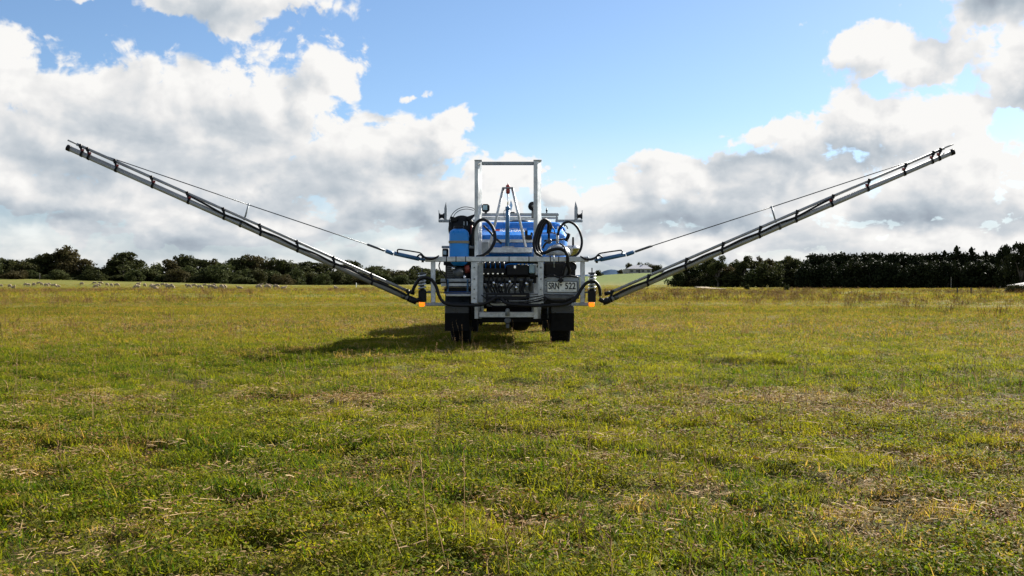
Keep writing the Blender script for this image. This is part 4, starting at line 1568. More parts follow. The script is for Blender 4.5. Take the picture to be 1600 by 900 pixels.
def tank():
    x0, x1 = P(737, 0, YT).x, P(888, 0, YT).x
    zt, zb = P(0, 343.5, YT).z, P(0, 462, YT).z
    z1, z2 = P(0, 354, YT).z, P(0, 367, YT).z
    # outline in (depth, height): lower wall, sunlit sloping panel, upper wall, rounded crown, front
    zm = P(0, 398, YT).z
    prof = [(0.22, zb), (0.14, zb + 0.06), (0.0, zm), (0.0, z2 - 0.012), (0.012, z2), (0.402, z1), (0.412, z1 + 0.012), (0.402, zt - 0.035), (0.422, zt - 0.012), (0.46, zt),
            (1.4, zt + 0.012), (2.42, zt), (2.53, zt - 0.03), (2.58, zt - 0.1), (2.58, zm), (2.5, zb + 0.06), (2.4, zb)]
    yc, zc = 1.28, (zt + zm) / 2
    bm = bmesh.new()
    rings = []
    W = x1 - x0
    for (u, k) in ((0.0, 0.30), (0.012, 0.56), (0.035, 0.76), (0.07, 0.90), (0.12, 0.98), (0.17, 1.0), (0.5, 1.0), (0.83, 1.0), (0.88, 0.98), (0.93, 0.90), (0.965, 0.76), (0.988, 0.56), (1.0, 0.30)):
        rings.append([bm.verts.new((x0 + W * u, YT + yc + (y - yc) * (0.72 + 0.28 * k), zc + (z - zc) * (0.25 + 0.75 * k))) for y, z in prof])
    n = len(prof)
    for a, b in zip(rings, rings[1:]):
        for k in range(n):
            f = bm.faces.new((a[k], b[k], b[(k + 1) % n], a[(k + 1) % n]))
            f.smooth = True
    bm.faces.new(rings[0])
    bm.faces.new(rings[-1][::-1])
    bmesh.ops.recalc_face_normals(bm, faces=bm.faces)
    o = bm_obj('tank', bm, 'tank_blue', ROOT)
    md = o.modifiers.new('edge', 'BEVEL')
    md.width = 0.012
    md.segments = 2
    md.limit_method = 'ANGLE'
    md.angle_limit = R(28)
    # brand lettering lies on the sloping panel
    rot = math.atan2(0.390, z1 - z2)
    def on_panel(me_obj, f):
        co = np.empty(len(me_obj.data.vertices) * 3, np.float32)
        me_obj.data.vertices.foreach_get('co', co)
        co = co.reshape(-1, 3)
        t = (co[:, 2] - z2) / (z1 - z2)
        lift = co[:, 1].copy()
        co[:, 1] = YT + 0.012 + 0.390 * t - 0.004 + lift * 0.4
        co[:, 2] = co[:, 2] + 0.002
        me_obj.data.vertices.foreach_set('co', co.ravel())
        me_obj.data.update()
    zc2 = P(0, 358.4, YT + 0.1).z
    xa, xb = P(781, 0, YT + .1).x, P(789, 0, YT + .1).x
    on_panel(text_obj('lettering', 'HU', ((xa + xb) / 2, 0, zc2), 0.056, xb - xa, 'ink_white', o, 0.001), 0)
    xa, xb = P(797.5, 0, YT + .1).x, P(823, 0, YT + .1).x
    on_panel(text_obj('lettering', 'STERATES', ((xa + xb) / 2, 0, zc2), 0.056, xb - xa, 'ink_white', o, 0.001), 0)
    bm = bmesh.new()
    b_box(bm, (P(777.5, 0, YT + .1).x, 0, zc2), (0.058, 0.002, 0.03), None, 0)
    r = bm_obj('emblem', bm, 'cap_red', o)
    on_panel(r, 0)
    bm = bmesh.new()
    xx = P(872.5, 0, YT - 0.02).x
    b_box(bm, (xx, YT + 0.06, (P(0, 352, YT).z + P(0, 378, YT).z) / 2), (0.022, 0.01, P(0, 352, YT).z - P(0, 378, YT).z), Euler((R(-25), 0, 0)).to_matrix())
    bm_obj('level_strip', bm, 'ink_white', o)
    bm = bmesh.new()
    b_lathe(bm, (P(812, 0, YT + .5).x, YT + 1.1, zt + 0.005), [(0.17, 0.0), (0.17, 0.03), (0.16, 0.045), (0.05, 0.055)], 'Z', 20)
    bm_obj('lid', bm, 'black_plastic', o)


tank()
rect('tank_rail', 752, 374, 835, 379, YT - 0.1, 0.06, 'galvanised')
rect('tank_rail', 752.5, 338.5, 834, 344, YT - 0.05, 0.05, 'galvanised')
rect('top_frame_rail', 752.5, 333, 873, 337.4, YT + 0.05, 0.05, 'galvanised_dull')
rect('top_frame_rail', 846.5, 338.5, 869, 342, YT + 0.05, 0.05, 'galvanised')
rect('frame_stay', 868.5, 337.6, 872, 345, YT + 0.05, 0.04, 'galvanised_dull')
rect('rear_shelf', 756, 386.5, 832, 395, YA - 0.1, 0.25, 'galvanised')
rect('shelf_box', 752.5, 378, 764, 398, YA - 0.16, 0.2, 'galvanised_dull')
# filler pump and valve block standing on the right of the tank rail
vb = rect('valve_block', 820.5, 367, 831, 374.4, YT - 0.16, 0.1, 'black_plastic')
rect('valve_stem', 820, 359.5, 824.5, 367.5, YT - 0.14, 0.05, 'black_plastic', vb)
rect('valve_stem', 829, 363, 832.5, 367.5, YT - 0.14, 0.05, 'black_plastic', vb)

# boom rests with rollers, both sides
for (xa, xb, blade, roll, pin) in ((685, 744, (694.2, 698.2), (686.2, 694), 685.8), (868, 910.5, (897.6, 902.6), (901.8, 909.4), 909.6)):
    br = rect('boom_rest', xa, 343, xb, 347.2, YT + 0.3, 0.06, 'galvanised_dull')
    a, b = P(blade[0], 343, YT + .3), P(blade[1], 314.5, YT + .3)
    bm = bmesh.new()
    left = xa < 800
    pts = [(a.x, a.z), (b.x, a.z), (b.x, b.z - 0.09), ((a.x + b.x) / 2 + (0.008 if left else -0.008), b.z), (a.x, b.z - 0.09)]
    b_prism(bm, pts, YT + 0.3, YT + 0.33)
    bm_obj('guide_blade', bm, 'galvanised_dull', br)
    c0, c1 = P(roll[0], 337.5, YT + .3), P(roll[1], 337.5, YT + .3)
    L = c1.x - c0.x
    bm = bmesh.new()
    b_lathe(bm, (c0.x, YT + 0.33, c0.z), [(0.040, 0.0), (0.042, L * 0.12), (0.026, L * 0.32), (0.026, L * 0.68), (0.042, L * 0.88), (0.040, L)], 'X', 16)
    bm_obj('roller', bm, 'black_rubber', br, True)
    rect('roller_pin', pin - 0.5, 328.5, pin + 0.6, 346, YT + 0.31, 0.012, 'galvanised_dull', br, 0)

# work lamps on the mast
wl = rect('work_lamp', 752.6, 318.6, 764.8, 330.5, YM + 0.25, 0.12, 'black_plastic', bev=0.02)
rect('lamp_glass', 754.5, 320.5, 761.5, 328.4, YM + 0.238, 0.02, 'lamp_glass', wl)
rect('lamp_foot', 757, 330, 761, 334, YM + 0.29, 0.04, 'dark_steel', wl)
bm = bmesh.new()
b_lathe(bm, P(832.3, 322, YM + 0.22), [(0.045, -0.03), (0.058, 0.0), (0.058, 0.06), (0.03, 0.11)], 'Y', 18)
wl = bm_obj('work_lamp', bm, 'black_plastic', ROOT, True)
bm = bmesh.new()
b_lathe(bm, P(832.3, 322, YM + 0.185), [(0.018, -0.002), (0.02, 0.01)], 'Y', 14)
bm_obj('lamp_glass', bm, 'dark_steel', wl, True)
rect('lamp_foot', 830.5, 328, 834, 341, YM + 0.25, 0.03, 'dark_steel', wl)
bm = bmesh.new()
b_lathe(bm, P(854.2, 334, YT + .1), [(0.008, 0.0), (0.008, 0.03), (0.013, 0.034), (0.013, 0.05), (0.006, 0.055), (0.006, 0.078)], 'Z', 10)
bm_obj('breather', bm, 'black_plastic', ROOT, True)
a, b = P(798.4, 331, YT + .6), P(798.4, 312.5, YT + .6)
bm = bmesh.new()
b_prism(bm, [(a.x, a.z), (a.x + 0.022, (a.z * .45 + b.z * .55)), (a.x, b.z), (a.x - 0.022, (a.z * .45 + b.z * .55))], YT + 0.6, YT + 0.615)
bm_obj('marker_fin', bm, 'pale_fin', ROOT)
rect('fin_foot', 795, 331, 804.5, 334, YT + 0.57, 0.07, 'black_plastic')

# ------------------------------------------------------------------ blue rinse drum, hose reel, engine pump (left)
YD = 13.62


def drum():
    a, b = P(701.3, 359, YD), P(732, 415, YD)
    xc, w = (a.x + b.x) / 2, (b.x - a.x)
    bm = bmesh.new()
    hs = [(b.z, 0.55), (b.z + 0.03, 0.80), (b.z + 0.07, 0.97), (b.z + 0.11, 1.0), (a.z - 0.06, 1.0), (a.z - 0.03, 0.97), (a.z - 0.008, 0.86), (a.z + 0.012, 0.62), (a.z + 0.018, 0.4)]
    rings = []
    n = 28
    for z, k in hs:
        ring = []
        for i in range(n):
            t = 2 * PI * i / n
            ex = 0.42       # squared-off round
            cx = math.copysign(abs(math.cos(t)) ** ex, math.cos(t))
            sy = math.copysign(abs(math.sin(t)) ** ex, math.sin(t))
            ring.append(bm.verts.new((xc + w / 2 * k * cx, YD + 0.12 + 0.12 * k * sy, z)))
        rings.append(ring)
    for p, q in zip(rings, rings[1:]):
        for i in range(n):
            f = bm.faces.new((p[i], p[(i + 1) % n], q[(i + 1) % n], q[i]))
            f.smooth = True
    bm.faces.new(rings[0][::-1])
    bm.faces.new(rings[-1])
    o = bm_obj('rinse_drum', bm, 'drum_blue', ROOT)
    bm = bmesh.new()
    c = P(716, 358.5, YD)
    b_lathe(bm, (c.x, YD + 0.12, c.z - 0.012), [(0.070, 0.0), (0.072, 0.02), (0.066, 0.024), (0.066, 0.05), (0.058, 0.058), (0.02, 0.06)], 'Z', 22)
    bm_obj('cap', bm, 'black_plastic', o, True)
    rect('strap', 700.9, 376, 732.4, 380, YD - 0.004, 0.25, 'strap_tan', o, 0.002)


drum()
# hose reel behind the drum
bm = bmesh.new()
c = P(722, 358, 14.0)
b_lathe(bm, (c.x, 13.95, c.z), [(0.04, -0.03), (0.10, -0.03), (0.17, 0.0), (0.175, 0.02), (0.12, 0.03), (0.12, 0.20), (0.175, 0.21), (0.17, 0.23)], 'Y', 30)
hr = bm_obj('hose_reel', bm, 'black_plastic', ROOT, True)
for poly in (((704, 337.5), (715, 341), (713, 346), (703.5, 345)), ((728, 339), (742, 334.4), (741.5, 337), (734, 346))):
    bm = bmesh.new()
    pp = [P(x, y, 13.9) for x, y in poly]
    b_prism(bm, [(q.x, q.z) for q in pp], 13.9, 13.98)
    bm_obj('reel_bracket', bm, 'black_plastic', hr)
rect('reel_post', 735, 346, 741.5, 400, 13.92, 0.05, 'black_plastic', hr)
for px in (724.2, 729.2):
    rect('reel_label', px, 346, px + 1.6, 352, 13.905, 0.004, 'galvanised_dull', hr, 0)
hose('cable_loop', [(703.5, 361, 13.95), (701.6, 350, 13.95), (704, 339, 13.95), (712, 329, 13.95), (724, 323.6, 13.95), (735, 324.2, 13.95), (741.6, 327, 13.95), (741.5, 334, 13.98)], 1.2, 'black_rubber', hr, 6)
hose('cable_loop', [(707, 362, 13.93), (705.5, 350, 13.93), (710, 336, 13.93), (718, 329, 13.93), (729, 326.6, 13.93), (741, 328.8, 13.93)], 1.1, 'black_rubber', hr, 6)
hose('cable_loop', [(702.5, 345, 13.9), (702, 356, 13.9), (705, 364, 13.9)], 1.6, 'black_rubber', hr, 6)
rod('riser_pipe', [(737, 352, 13.9), (737, 402, 13.9)], 3.0, 'engine_red')
rect('pump_column', 732.5, 366, 741, 404, 13.86, 0.1, 'black_plastic')
rect('blue_column', 741.2, 362, 746.5, 402, 14.05, 0.06, 'frame_blue')

# engine driven pump under the drum
en = rect('pump_engine', 697, 414, 734, 437, 13.75, 0.30, 'black_plastic', bev=0.03)
for k in range(6):
    rect('cooling_fin', 699, 416 + 3.2 * k, 713, 417.4 + 3.2 * k, 13.735, 0.02, 'dark_steel', en, 0)
bm = bmesh.new()
b_lathe(bm, P(717, 427, 13.73), [(0.02, -0.03), (0.055, -0.028), (0.075, -0.01), (0.08, 0.03)], 'Y', 18)
bm_obj('recoil_cover', bm, 'dark_steel', en, True)
bm = bmesh.new()
b_cyl(bm, P(729, 415, 13.72), P(731, 426, 13.72), 0.032, 0.032, 14)
bm_obj('muffler', bm, 'engine_red', en, True)
bm = bmesh.new()
b_cyl(bm, P(725.5, 430, 13.71), P(727, 437, 13.71), 0.02, 0.02, 12)
bm_obj('exhaust_guard', bm, 'chrome', en, True)
bm = bmesh.new()
b_cyl(bm, P(706, 419.5, 13.70), P(711, 419.5, 13.70), 0.018, 0.018, 12)
bm_obj('fuel_tap', bm, 'chrome', en, True)
rect('side_bracket', 690, 384, 702, 388, 13.8, 0.06, 'galvanised_dull')
rect('side_bracket', 731.5, 383, 741, 388, 13.8, 0.06, 'galvanised_dull')
bk = rect('gauge_box', 691, 388.5, 700.5, 402, 13.85, 0.08, 'black_plastic', bev=0.01)
rect('gauge_face', 692.6, 391.5, 697.5, 398, 13.842, 0.01, 'lamp_glass', bk)
rect('engine_mount', 693, 404, 735, 414.5, 13.9, 0.1, 'black_plastic')
hose('fuel_hose', [(687.5, 409, 13.6), (686, 416, 13.6), (689, 424, 13.6), (695.5, 432, 13.6), (698, 442, 13.6), (699, 452, 13.6)], 2.0)
rect('side_shelf', 688.5, 435.5, 735, 440.5, 13.62, 0.3, 'galvanised_dull')
rect('side_shelf', 689, 442, 735, 447.6, 13.66, 0.28, 'galvanised')
rect('shelf_edge', 694, 448.4, 735, 450.2, 13.7, 0.2, 'strap_tan')
rect('shelf_underside', 694, 450.6, 735, 456, 13.74, 0.2, 'black_plastic')
for px in (699.5, 730.5):
    rect('shelf_stay', px - 1.3, 436, px + 1.3, 458, 13.6, 0.03, 'ram_blue')
rect('lower_blue_rail', 694, 455.6, 736, 459, 13.63, 0.08, 'frame_blue')
rect('lower_rail', 697, 459.2, 736, 463, 13.6, 0.07, 'galvanised')
rect('under_box', 704, 464, 740, 480, 13.9, 0.4, 'black_plastic')

# ------------------------------------------------------------------ valve manifold and filters (middle)
YV = 13.5
mf = rect('manifold', 752, 419, 790, 428.5, YV, 0.09, 'black_plastic', bev=0.01)
for k in range(5):
    cx = 755.2 + 7.55 * k
    bm = bmesh.new()
    b_cyl(bm, P(cx, 419.5, YV + 0.03), P(cx, 408.6, YV + 0.03), 0.025, 0.025, 14)
    b_cyl(bm, P(cx, 408.8, YV + 0.03), P(cx, 407.6, YV + 0.03), 0.025, 0.016, 14)
    vv = bm_obj('valve', bm, 'black_plastic', mf, True)
    rect('valve_nut', cx - 1.3, 426.6, cx + 1.3, 428.4, YV - 0.012, 0.014, 'chrome', mf, 0)
    b_px = 763 + 4.2 * k
    hose('section_hose', [(cx, 428, YV + .04), (cx + 0.3 * (b_px - cx), 438, YV + .04), (b_px + 4, 452, YV + .03), (b_px + 8, 462, YV + .05)], 2.4, 'black_rubber', ROOT, 7)
fl = rect('pressure_filter', 790, 413.5, 827.5, 431.5, YV + 0.02, 0.12, 'black_plastic', bev=0.02)
rect('filter_clip', 803, 415, 806, 419, YV + 0.008, 0.02, 'chrome', fl, 0)
for px in (809, 815, 821):
    rect('filter_clip', px, 412.4, px + 3.4, 413.8, YV + 0.01, 0.03, 'ink_white', fl, 0)
rect('flow_sensor', 827, 412.5, 835.5, 427, YV, 0.08, 'lamp_glass', bev=0.01)
sn = rect('control_box', 836, 410, 848.5, 430, YV + 0.03, 0.06, 'galvanised', bev=0.008)
rect('box_latch', 838.6, 414.5, 841, 418, YV + 0.02, 0.015, 'black_plastic', sn, 0)
rect('harness_bar', 741, 426.5, 851, 433, YV + 0.06, 0.05, 'black_plastic', bev=0.01)
rect('lower_manifold', 753, 431, 828, 440, YV + 0.13, 0.06, 'dark_steel', bev=0.01)
for px in (814.5, 829):
    bm = bmesh.new()
    c = P(px, 455, YV + 0.02)
    b_lathe(bm, (c.x, YV + 0.03, c.z), [(0.020, 0.0), (0.027, 0.01), (0.027, 0.115), (0.034, 0.12), (0.034, 0.15)], 'Z', 16)
    bm_obj('line_filter', bm, 'dark_steel', ROOT, True)
hose('wiring', [(826, 412, YV - .06), (845, 407, YV - .08), (858, 401, YV - .09), (862, 399, YV - .08)], 0.8, 'black_rubber', ROOT, 6)
hose('wiring', [(789, 411.5, YV - .02), (800, 409.6, YV - .02), (826, 410.5, YV - .02), (840, 411, YV - .02), (850, 413.5, YV)], 3.2, 'black_rubber', ROOT, 7)
rect('deck_beam', 752, 443, 838, 448, 13.95, 0.2, 'galvanised')
dp = rect('deck_plate', 760, 448.4, 838, 458, 14.0, 0.02, 'galvanised_dull')
for k in range(7):
    bm = bmesh.new()
    c = P(768 + 10 * k, 453, 13.99)
    b_box(bm, c, (0.055, 0.012, 0.02), Euler((0, R(28 if k % 2 else -24), 0)).to_matrix())
    bm_obj('tread', bm, 'galvanised', dp)
rect('zinc_plate', 747.5, 448, 759, 474, YR + 0.15, 0.012, 'galvanised_dull')
rect('zinc_plate', 826, 458, 842, 475, YR + 0.15, 0.012, 'galvanised_dull')
rect('deck_lip', 766, 470.5, 791, 478, 13.9, 0.05, 'galvanised')
rect('deck_lip', 788, 469, 828, 474, 13.95, 0.05, 'galvanised_dull')
lb = rect('light_bar', 759, 458.2, 827.5, 468, YR + 0.02, 0.08, 'black_plastic', bev=0.008)
rect('bar_trim', 763, 461.4, 799, 462.8, YR + 0.014, 0.01, 'dark_steel', lb, 0)
rect('bar_trim', 799.6, 461.4, 822, 462.8, YR + 0.014, 0.01, 'strap_tan', lb, 0)
rect('chassis_beam', 760, 478.5, 836, 488, 14.3, 0.3, 'vehicle_dark')
for px in (760, 826):
    rect('chassis_rail', px, 470, px + 9, 486, 14.3, 2.6, 'galvanised_dull')

# ------------------------------------------------------------------ number plate panel (right)
pp = rect('plate_panel', 849.8, 433, 906, 461.5, YR + 0.05, 0.012, 'galvanised_dull', bev=0.003)
for (x, y) in ((853, 438), (853, 446), (853, 455), (904, 436)):
    rect('rivet', x - .8, y - .8, x + .8, y + .8, YR + 0.046, 0.01, 'dark_steel', pp, 0)
npl = rect('number_plate', 855, 440, 901.5, 456, YR + 0.038, 0.008, 'plate_white', bev=0.003)
for r_ in ((854.6, 439.5, 902, 440.2), (854.6, 455.9, 902, 456.6), (854.6, 440.2, 855.3, 455.9), (901.3, 440.2, 902, 455.9)):
    rect('plate_edge', *r_, YR + 0.034, 0.014, 'ink_black', npl, 0)
zc = P(0, 446.7, YR + .03).z
for (xa, xb, s) in ((857, 873.6, 'SRN'), (883, 899.4, '522')):
    a, b = P(xa, 0, YR + .03).x, P(xb, 0, YR + .03).x
    text_obj('plate_text', s, ((a + b) / 2, YR + 0.035, zc), 0.084, b - a, 'ink_black', npl, 0.002, 0.022)
za = P(0, 453.7, YR + .03).z
a, b = P(861, 0, YR + .03).x, P(896, 0, YR + .03).x
text_obj('plate_slogan', 'VICTORIA - ON THE MOVE', ((a + b) / 2, YR + 0.0365, za), 0.011, b - a, 'weathered_pale', npl, 0.001)
bm = bmesh.new()
c = P(876.5, 446.3, YR + .03)
b_prism(bm, [(c.x - 0.018, c.z + 0.02), (c.x + 0.018, c.z + 0.02), (c.x, c.z - 0.012)], YR + 0.033, YR + 0.037)
bm_obj('plate_badge', bm, 'dark_steel', npl)
bm = bmesh.new()
c = P(876, 438, YR - 0.02)
b_box(bm, c, (0.055, 0.06, 0.055), Euler((0, R(42), 0)).to_matrix(), 0.006)
bm_obj('plate_lamp', bm, 'black_plastic', pp)
rect('box_lid', 850, 461.8, 905, 467, YR + 0.02, 0.1, 'dark_steel')
rect('box_frame', 852, 467.5, 900, 474, YR + 0.08, 0.2, 'black_plastic')
rect('controller', 850, 409.5, 886, 431.5, YR + 0.16, 0.16, 'black_plastic', bev=0.02)
bm = bmesh.new()
c = P(885, 424, YR + .1)
b_prism(bm, [(c.x - 0.05, c.z - 0.05), (c.x + 0.03, c.z - 0.05), (c.x + 0.01, c.z + 0.07), (c.x - 0.01, c.z + 0.07)], YR + 0.1, YR + 0.14)
bm_obj('gusset', bm, 'dark_steel', ROOT)
hk = rod('hook', [(866, 418, YR - .03), (865, 398, YR - .03)], 1.6, 'galvanised_dull')
bm = bmesh.new()
c = P(865, 396, YR - .03)
b_lathe(bm, c, [(0.010, -0.006), (0.020, -0.006), (0.020, 0.006), (0.010, 0.006), (0.010, -0.005)], 'Y', 14)
bm_obj('hook_eye', bm, 'galvanised_dull', hk, True)

# hidden boxes added beside the tank, above the wheels, to thicken its shadow
for (pa, pb) in ((695, 738), (852, 900)):
    xa, xb = (pa - 800) / 1716 * 13.9, (pb - 800) / 1716 * 13.9
    bm = bmesh.new()
    b_box(bm, ((xa + xb) / 2, 15.15, 0.97), (xb - xa, 2.3, 0.30), None, 0.02)
    lk = bm_obj('shadow_box', bm, 'vehicle_dark', ROOT)
    bm = bmesh.new()
    b_box(bm, ((xa + xb) / 2, 15.15, 1.135), (xb - xa + 0.02, 2.32, 0.03), None, 0.008)
    bm_obj('shadow_box_lid', bm, 'galvanised_dull', lk)

# induction hopper and taps
bm = bmesh.new()
c = P(893, 402, 13.85)
b_lathe(bm, (c.x, 13.97, c.z), [(0.050, 0.0), (0.075, 0.05), (0.105, 0.105), (0.110, 0.115), (0.100, 0.14), (0.06, 0.152)], 'Z', 22)
hp = bm_obj('induction_hopper', bm, 'stainless', ROOT, True)
bm = bmesh.new()
b_cyl(bm, P(895.4, 384, 13.86), P(895.4, 370.5, 13.86), 0.014, 0.012, 12)
bm_obj('hopper_handle', bm, 'black_plastic', hp)
rod('post_stub', [(871, 381, 13.85), (871, 365, 13.85)], 4.4, 'galvanised')
bm = bmesh.new()
b_lathe(bm, P(872, 399, 13.8), [(0.16, 0.0), (0.15, 0.06), (0.11, 0.11), (0.05, 0.135)], 'Z', 20)
bm_obj('pump_dome', bm, 'galvanised_dull', ROOT, True)
tp = rod('tap_body', [(884.5, 377, 13.95), (889.5, 365, 13.95)], 5.5, 'black_plastic')
rod('tap_lever', [(886.5, 366, 13.93), (880, 358.5, 13.93)], 2.0, 'black_plastic', tp)
hose('tap_hook', [(881, 354, 14.0), (883, 351.5, 14.0), (885.5, 353.5, 14.0), (887, 357.5, 14.0)], 2.0, 'black_plastic', tp, 6)
tp = rod('tap_body', [(857.5, 376, 13.9), (858, 345, 13.9)], 3.6, 'black_rubber')
bm = bmesh.new()
b_lathe(bm, P(858, 377, 13.88), [(0.022, -0.03), (0.034, -0.02), (0.034, 0.03), (0.02, 0.04)], 'Y', 14)
bm_obj('tap_knob', bm, 'dark_steel', tp, True)
rod('cross_pipe', [(850, 376.5, 13.92), (884, 373.5, 13.92)], 3.0, 'black_plastic')
hose('small_line', [(858.5, 352.5, 13.9), (862, 353.5, 13.9), (865.5, 358, 13.9), (867, 365, 13.9)], 1.6, 'black_rubber', ROOT, 6)
rod('brass_pipe', [(859.5, 362.5, 13.93), (868, 365, 13.93)], 1.8, 'strap_tan')

# ------------------------------------------------------------------ hoses
hose('supply_hose', [(744, 401.5, 13.45), (755, 399, 13.44), (766, 390, 13.44), (773, 376, 13.45), (772, 361, 13.5), (765.5, 349.5, 13.55), (756.5, 343.2, 13.6), (747.5, 345.5, 13.65), (741, 354, 13.68), (738.5, 366, 13.7), (738, 384, 13.72)], 5.0)
hose('supply_hose', [(756, 353, 14.15), (766, 363, 14.0), (774, 372, 14.0), (783, 380, 14.1)], 3.2)
for k, (dx, dy) in enumerate(((0, 0), (3.6, 1.5), (7.2, 4.0))):
    hose('boom_hose', [(846 + dx * .4, 401 - dy, 13.45 + .03 * k), (836.5 + dx, 393 - dy * .5, 13.45 + .03 * k), (834.3 + dx, 378, 13.47 + .03 * k), (839 + dx, 360, 13.5 + .03 * k), (845 + dx * .9, 347 + dy * .6, 13.55 + .03 * k),
                       (852 + dx * .8, 343 + dy, 13.6 + .03 * k), (857 + dx * .5, 350 + dy, 13.65 + .03 * k), (856 + dx * .3, 364, 13.7 + .02 * k)], 4.6)
hose('agitator_hose', [(871.6, 368, 13.6), (874, 358, 13.6), (880.5, 349.5, 13.6), (889, 346.6, 13.6), (898, 351, 13.6), (905, 360.5, 13.58), (909, 374, 13.56), (908, 387, 13.54), (902.5, 397, 13.52), (893, 402, 13.5)], 4.0)
hose('drain_hose', [(846, 396, 13.42), (853, 394.5, 13.36), (862, 390.5, 13.34), (873, 388.8, 13.33), (882, 392, 13.33), (886.5, 400, 13.33), (887, 412, 13.36), (889.5, 424, 13.42), (886, 432, 13.5)], 5.4)
hose('drain_hose', [(886, 410, 13.44), (882, 420, 13.44), (879, 430, 13.46)], 4.2)
hose('drain_hose', [(892, 409, 13.48), (898.5, 413, 13.48), (899, 419, 13.48), (894, 425, 13.48)], 3.4)
hose('small_line', [(848, 388, 13.7), (852, 381, 13.7), (858, 377.5, 13.75)], 3.2)
hose('small_line', [(875, 380.5, 13.62), (880, 384, 13.58), (883.5, 390, 13.5), (884, 396, 13.45)], 2.6)
# the tangle of lines in front of the deck
rr_ = random.Random(12)
for k in range(11):
    xa = 757 + 6.6 * k + rr_.uniform(-2, 2)
    xb = xa + rr_.uniform(-12, 14)
    ya, yb = rr_.uniform(428, 436), rr_.uniform(458, 474)
    hose('plumbing_hose', [(xa, ya, 13.56), (xa + rr_.uniform(-3, 3), ya + 9, 13.52), ((xa + xb) / 2 + rr_.uniform(-6, 6), (ya + yb) / 2 + rr_.uniform(2, 8), 13.48 + .03 * rr_.random()), (xb, yb, 13.5)],
         rr_.uniform(1.8, 3.6), 'black_rubber', ROOT, 6)
for k in range(4):
    ya = 466 + 2.4 * k
    hose('wiring', [(752 + 3 * k, ya - 5, 13.4), (770, ya + rr_.uniform(0, 5), 13.36), (800, ya + rr_.uniform(-2, 5), 13.36), (826, ya + rr_.uniform(-1, 4), 13.37), (848 + 2 * k, ya - 4, 13.4)], rr_.uniform(1.4, 2.6), 'black_rubber', ROOT, 6)
hose('wiring', [(851, 464, 13.38), (862, 469, 13.36), (878, 470, 13.36), (893, 466, 13.37), (904, 462, 13.4)], 2.6, 'black_rubber', ROOT, 6)
hose('wiring', [(850, 434, 13.42), (862, 430, 13.4), (874, 433.5, 13.4), (888, 431, 13.42), (903, 433, 13.45)], 3.0, 'black_rubber', ROOT, 6)
for (x, y) in ((771, 440), (783, 444), (796, 438), (806, 447), (822, 441)):
    bm = bmesh.new()
    b_cyl(bm, P(x, y, 13.47), P(x + 1.5, y + 5, 13.47), 0.017, 0.017, 10)
    bm_obj('hose_tail', bm, 'chrome', ROOT, True)
rect('shade_sheet', 752, 430, 838, 442.6, 13.7, 0.02, 'black_plastic')  # black sheet put in as the shade behind the hoses
# feeds to the two booms
hose('boom_feed_hose', [(643, 459, 13.32), (648, 447, 13.30), (655, 437, 13.29), (665, 433.6, 13.28), (675, 438, 13.28), (682, 449, 13.28), (686, 462, 13.28), (693, 472, 13.28), (706, 476.5, 13.28), (730, 477.3, 13.28), (752, 476, 13.29), (766, 470.5, 13.30), (776, 463, 13.34)], 5.2)
hose('boom_feed_hose', [(938, 462, 13.32), (936.5, 450, 13.30), (931.5, 442, 13.29), (924, 439.6, 13.28), (915.5, 443, 13.28), (908, 452, 13.28), (901, 464, 13.28), (890, 473, 13.28), (875, 476.6, 13.28), (845, 477.4, 13.28), (810, 476.6, 13.28), (791, 473.5, 13.3), (783, 466, 13.34)], 5.2)

# ------------------------------------------------------------------ sprung boom pivots with amber lamps
for sx in (-1, 1):
    c = 659.5 if sx < 0 else 925.0
    pv = rect('pivot_block', c - 6, 453, c + 6, 472, YR - 0.04, 0.10, 'black_plastic', bev=0.01)
    bm = bmesh.new()
    b_cyl(bm, P(c, 454, YR), P(c, 427, YR), 0.026, 0.026, 14)
    bm_obj('spring_core', bm, 'dark_steel', pv, True)
    bm = bmesh.new()
    pts = []
    turns, N = 5.5, 66
    z0, z1 = P(c, 453, YR).z, P(c, 427, YR).z
    x = P(c, 0, YR).x
    for k in range(N + 1):
        a = 2 * PI * turns * k / N
        pts.append(Vector((x + 0.042 * math.cos(a), YR + 0.042 * math.sin(a), z0 + (z1 - z0) * k / N)))
    b_tube(bm, pts[::2], 0.0095, 6)
    bm_obj('coil_spring', bm, 'galvanised', pv)
    bm = bmesh.new()
    b_cyl(bm, P(c, 427.5, YR), P(c, 425.6, YR), 0.045, 0.045, 16)
    b_cyl(bm, P(c, 425.6, YR), P(c, 418.5, YR), 0.008, 0.008, 8)
    bm_obj('spring_cap', bm, 'dark_steel', pv)
    rect('pivot_arm', c if sx < 0 else c - 14, 455.5, (c + 14 if sx < 0 else c), 458, YR + 0.02, 0.03, 'dark_steel', pv)
    bm = bmesh.new()
    b_lathe(bm, P(c - 0.5, 480, YR - 0.035 + 0.03), [(0.020, 0.010), (0.031, 0.016), (0.034, 0.048), (0.032, 0.056)], 'Z', 18)
    bm_obj('amber_lamp', bm, 'amber_lens', ROOT, True)

# ------------------------------------------------------------------ booms
YB = 13.36


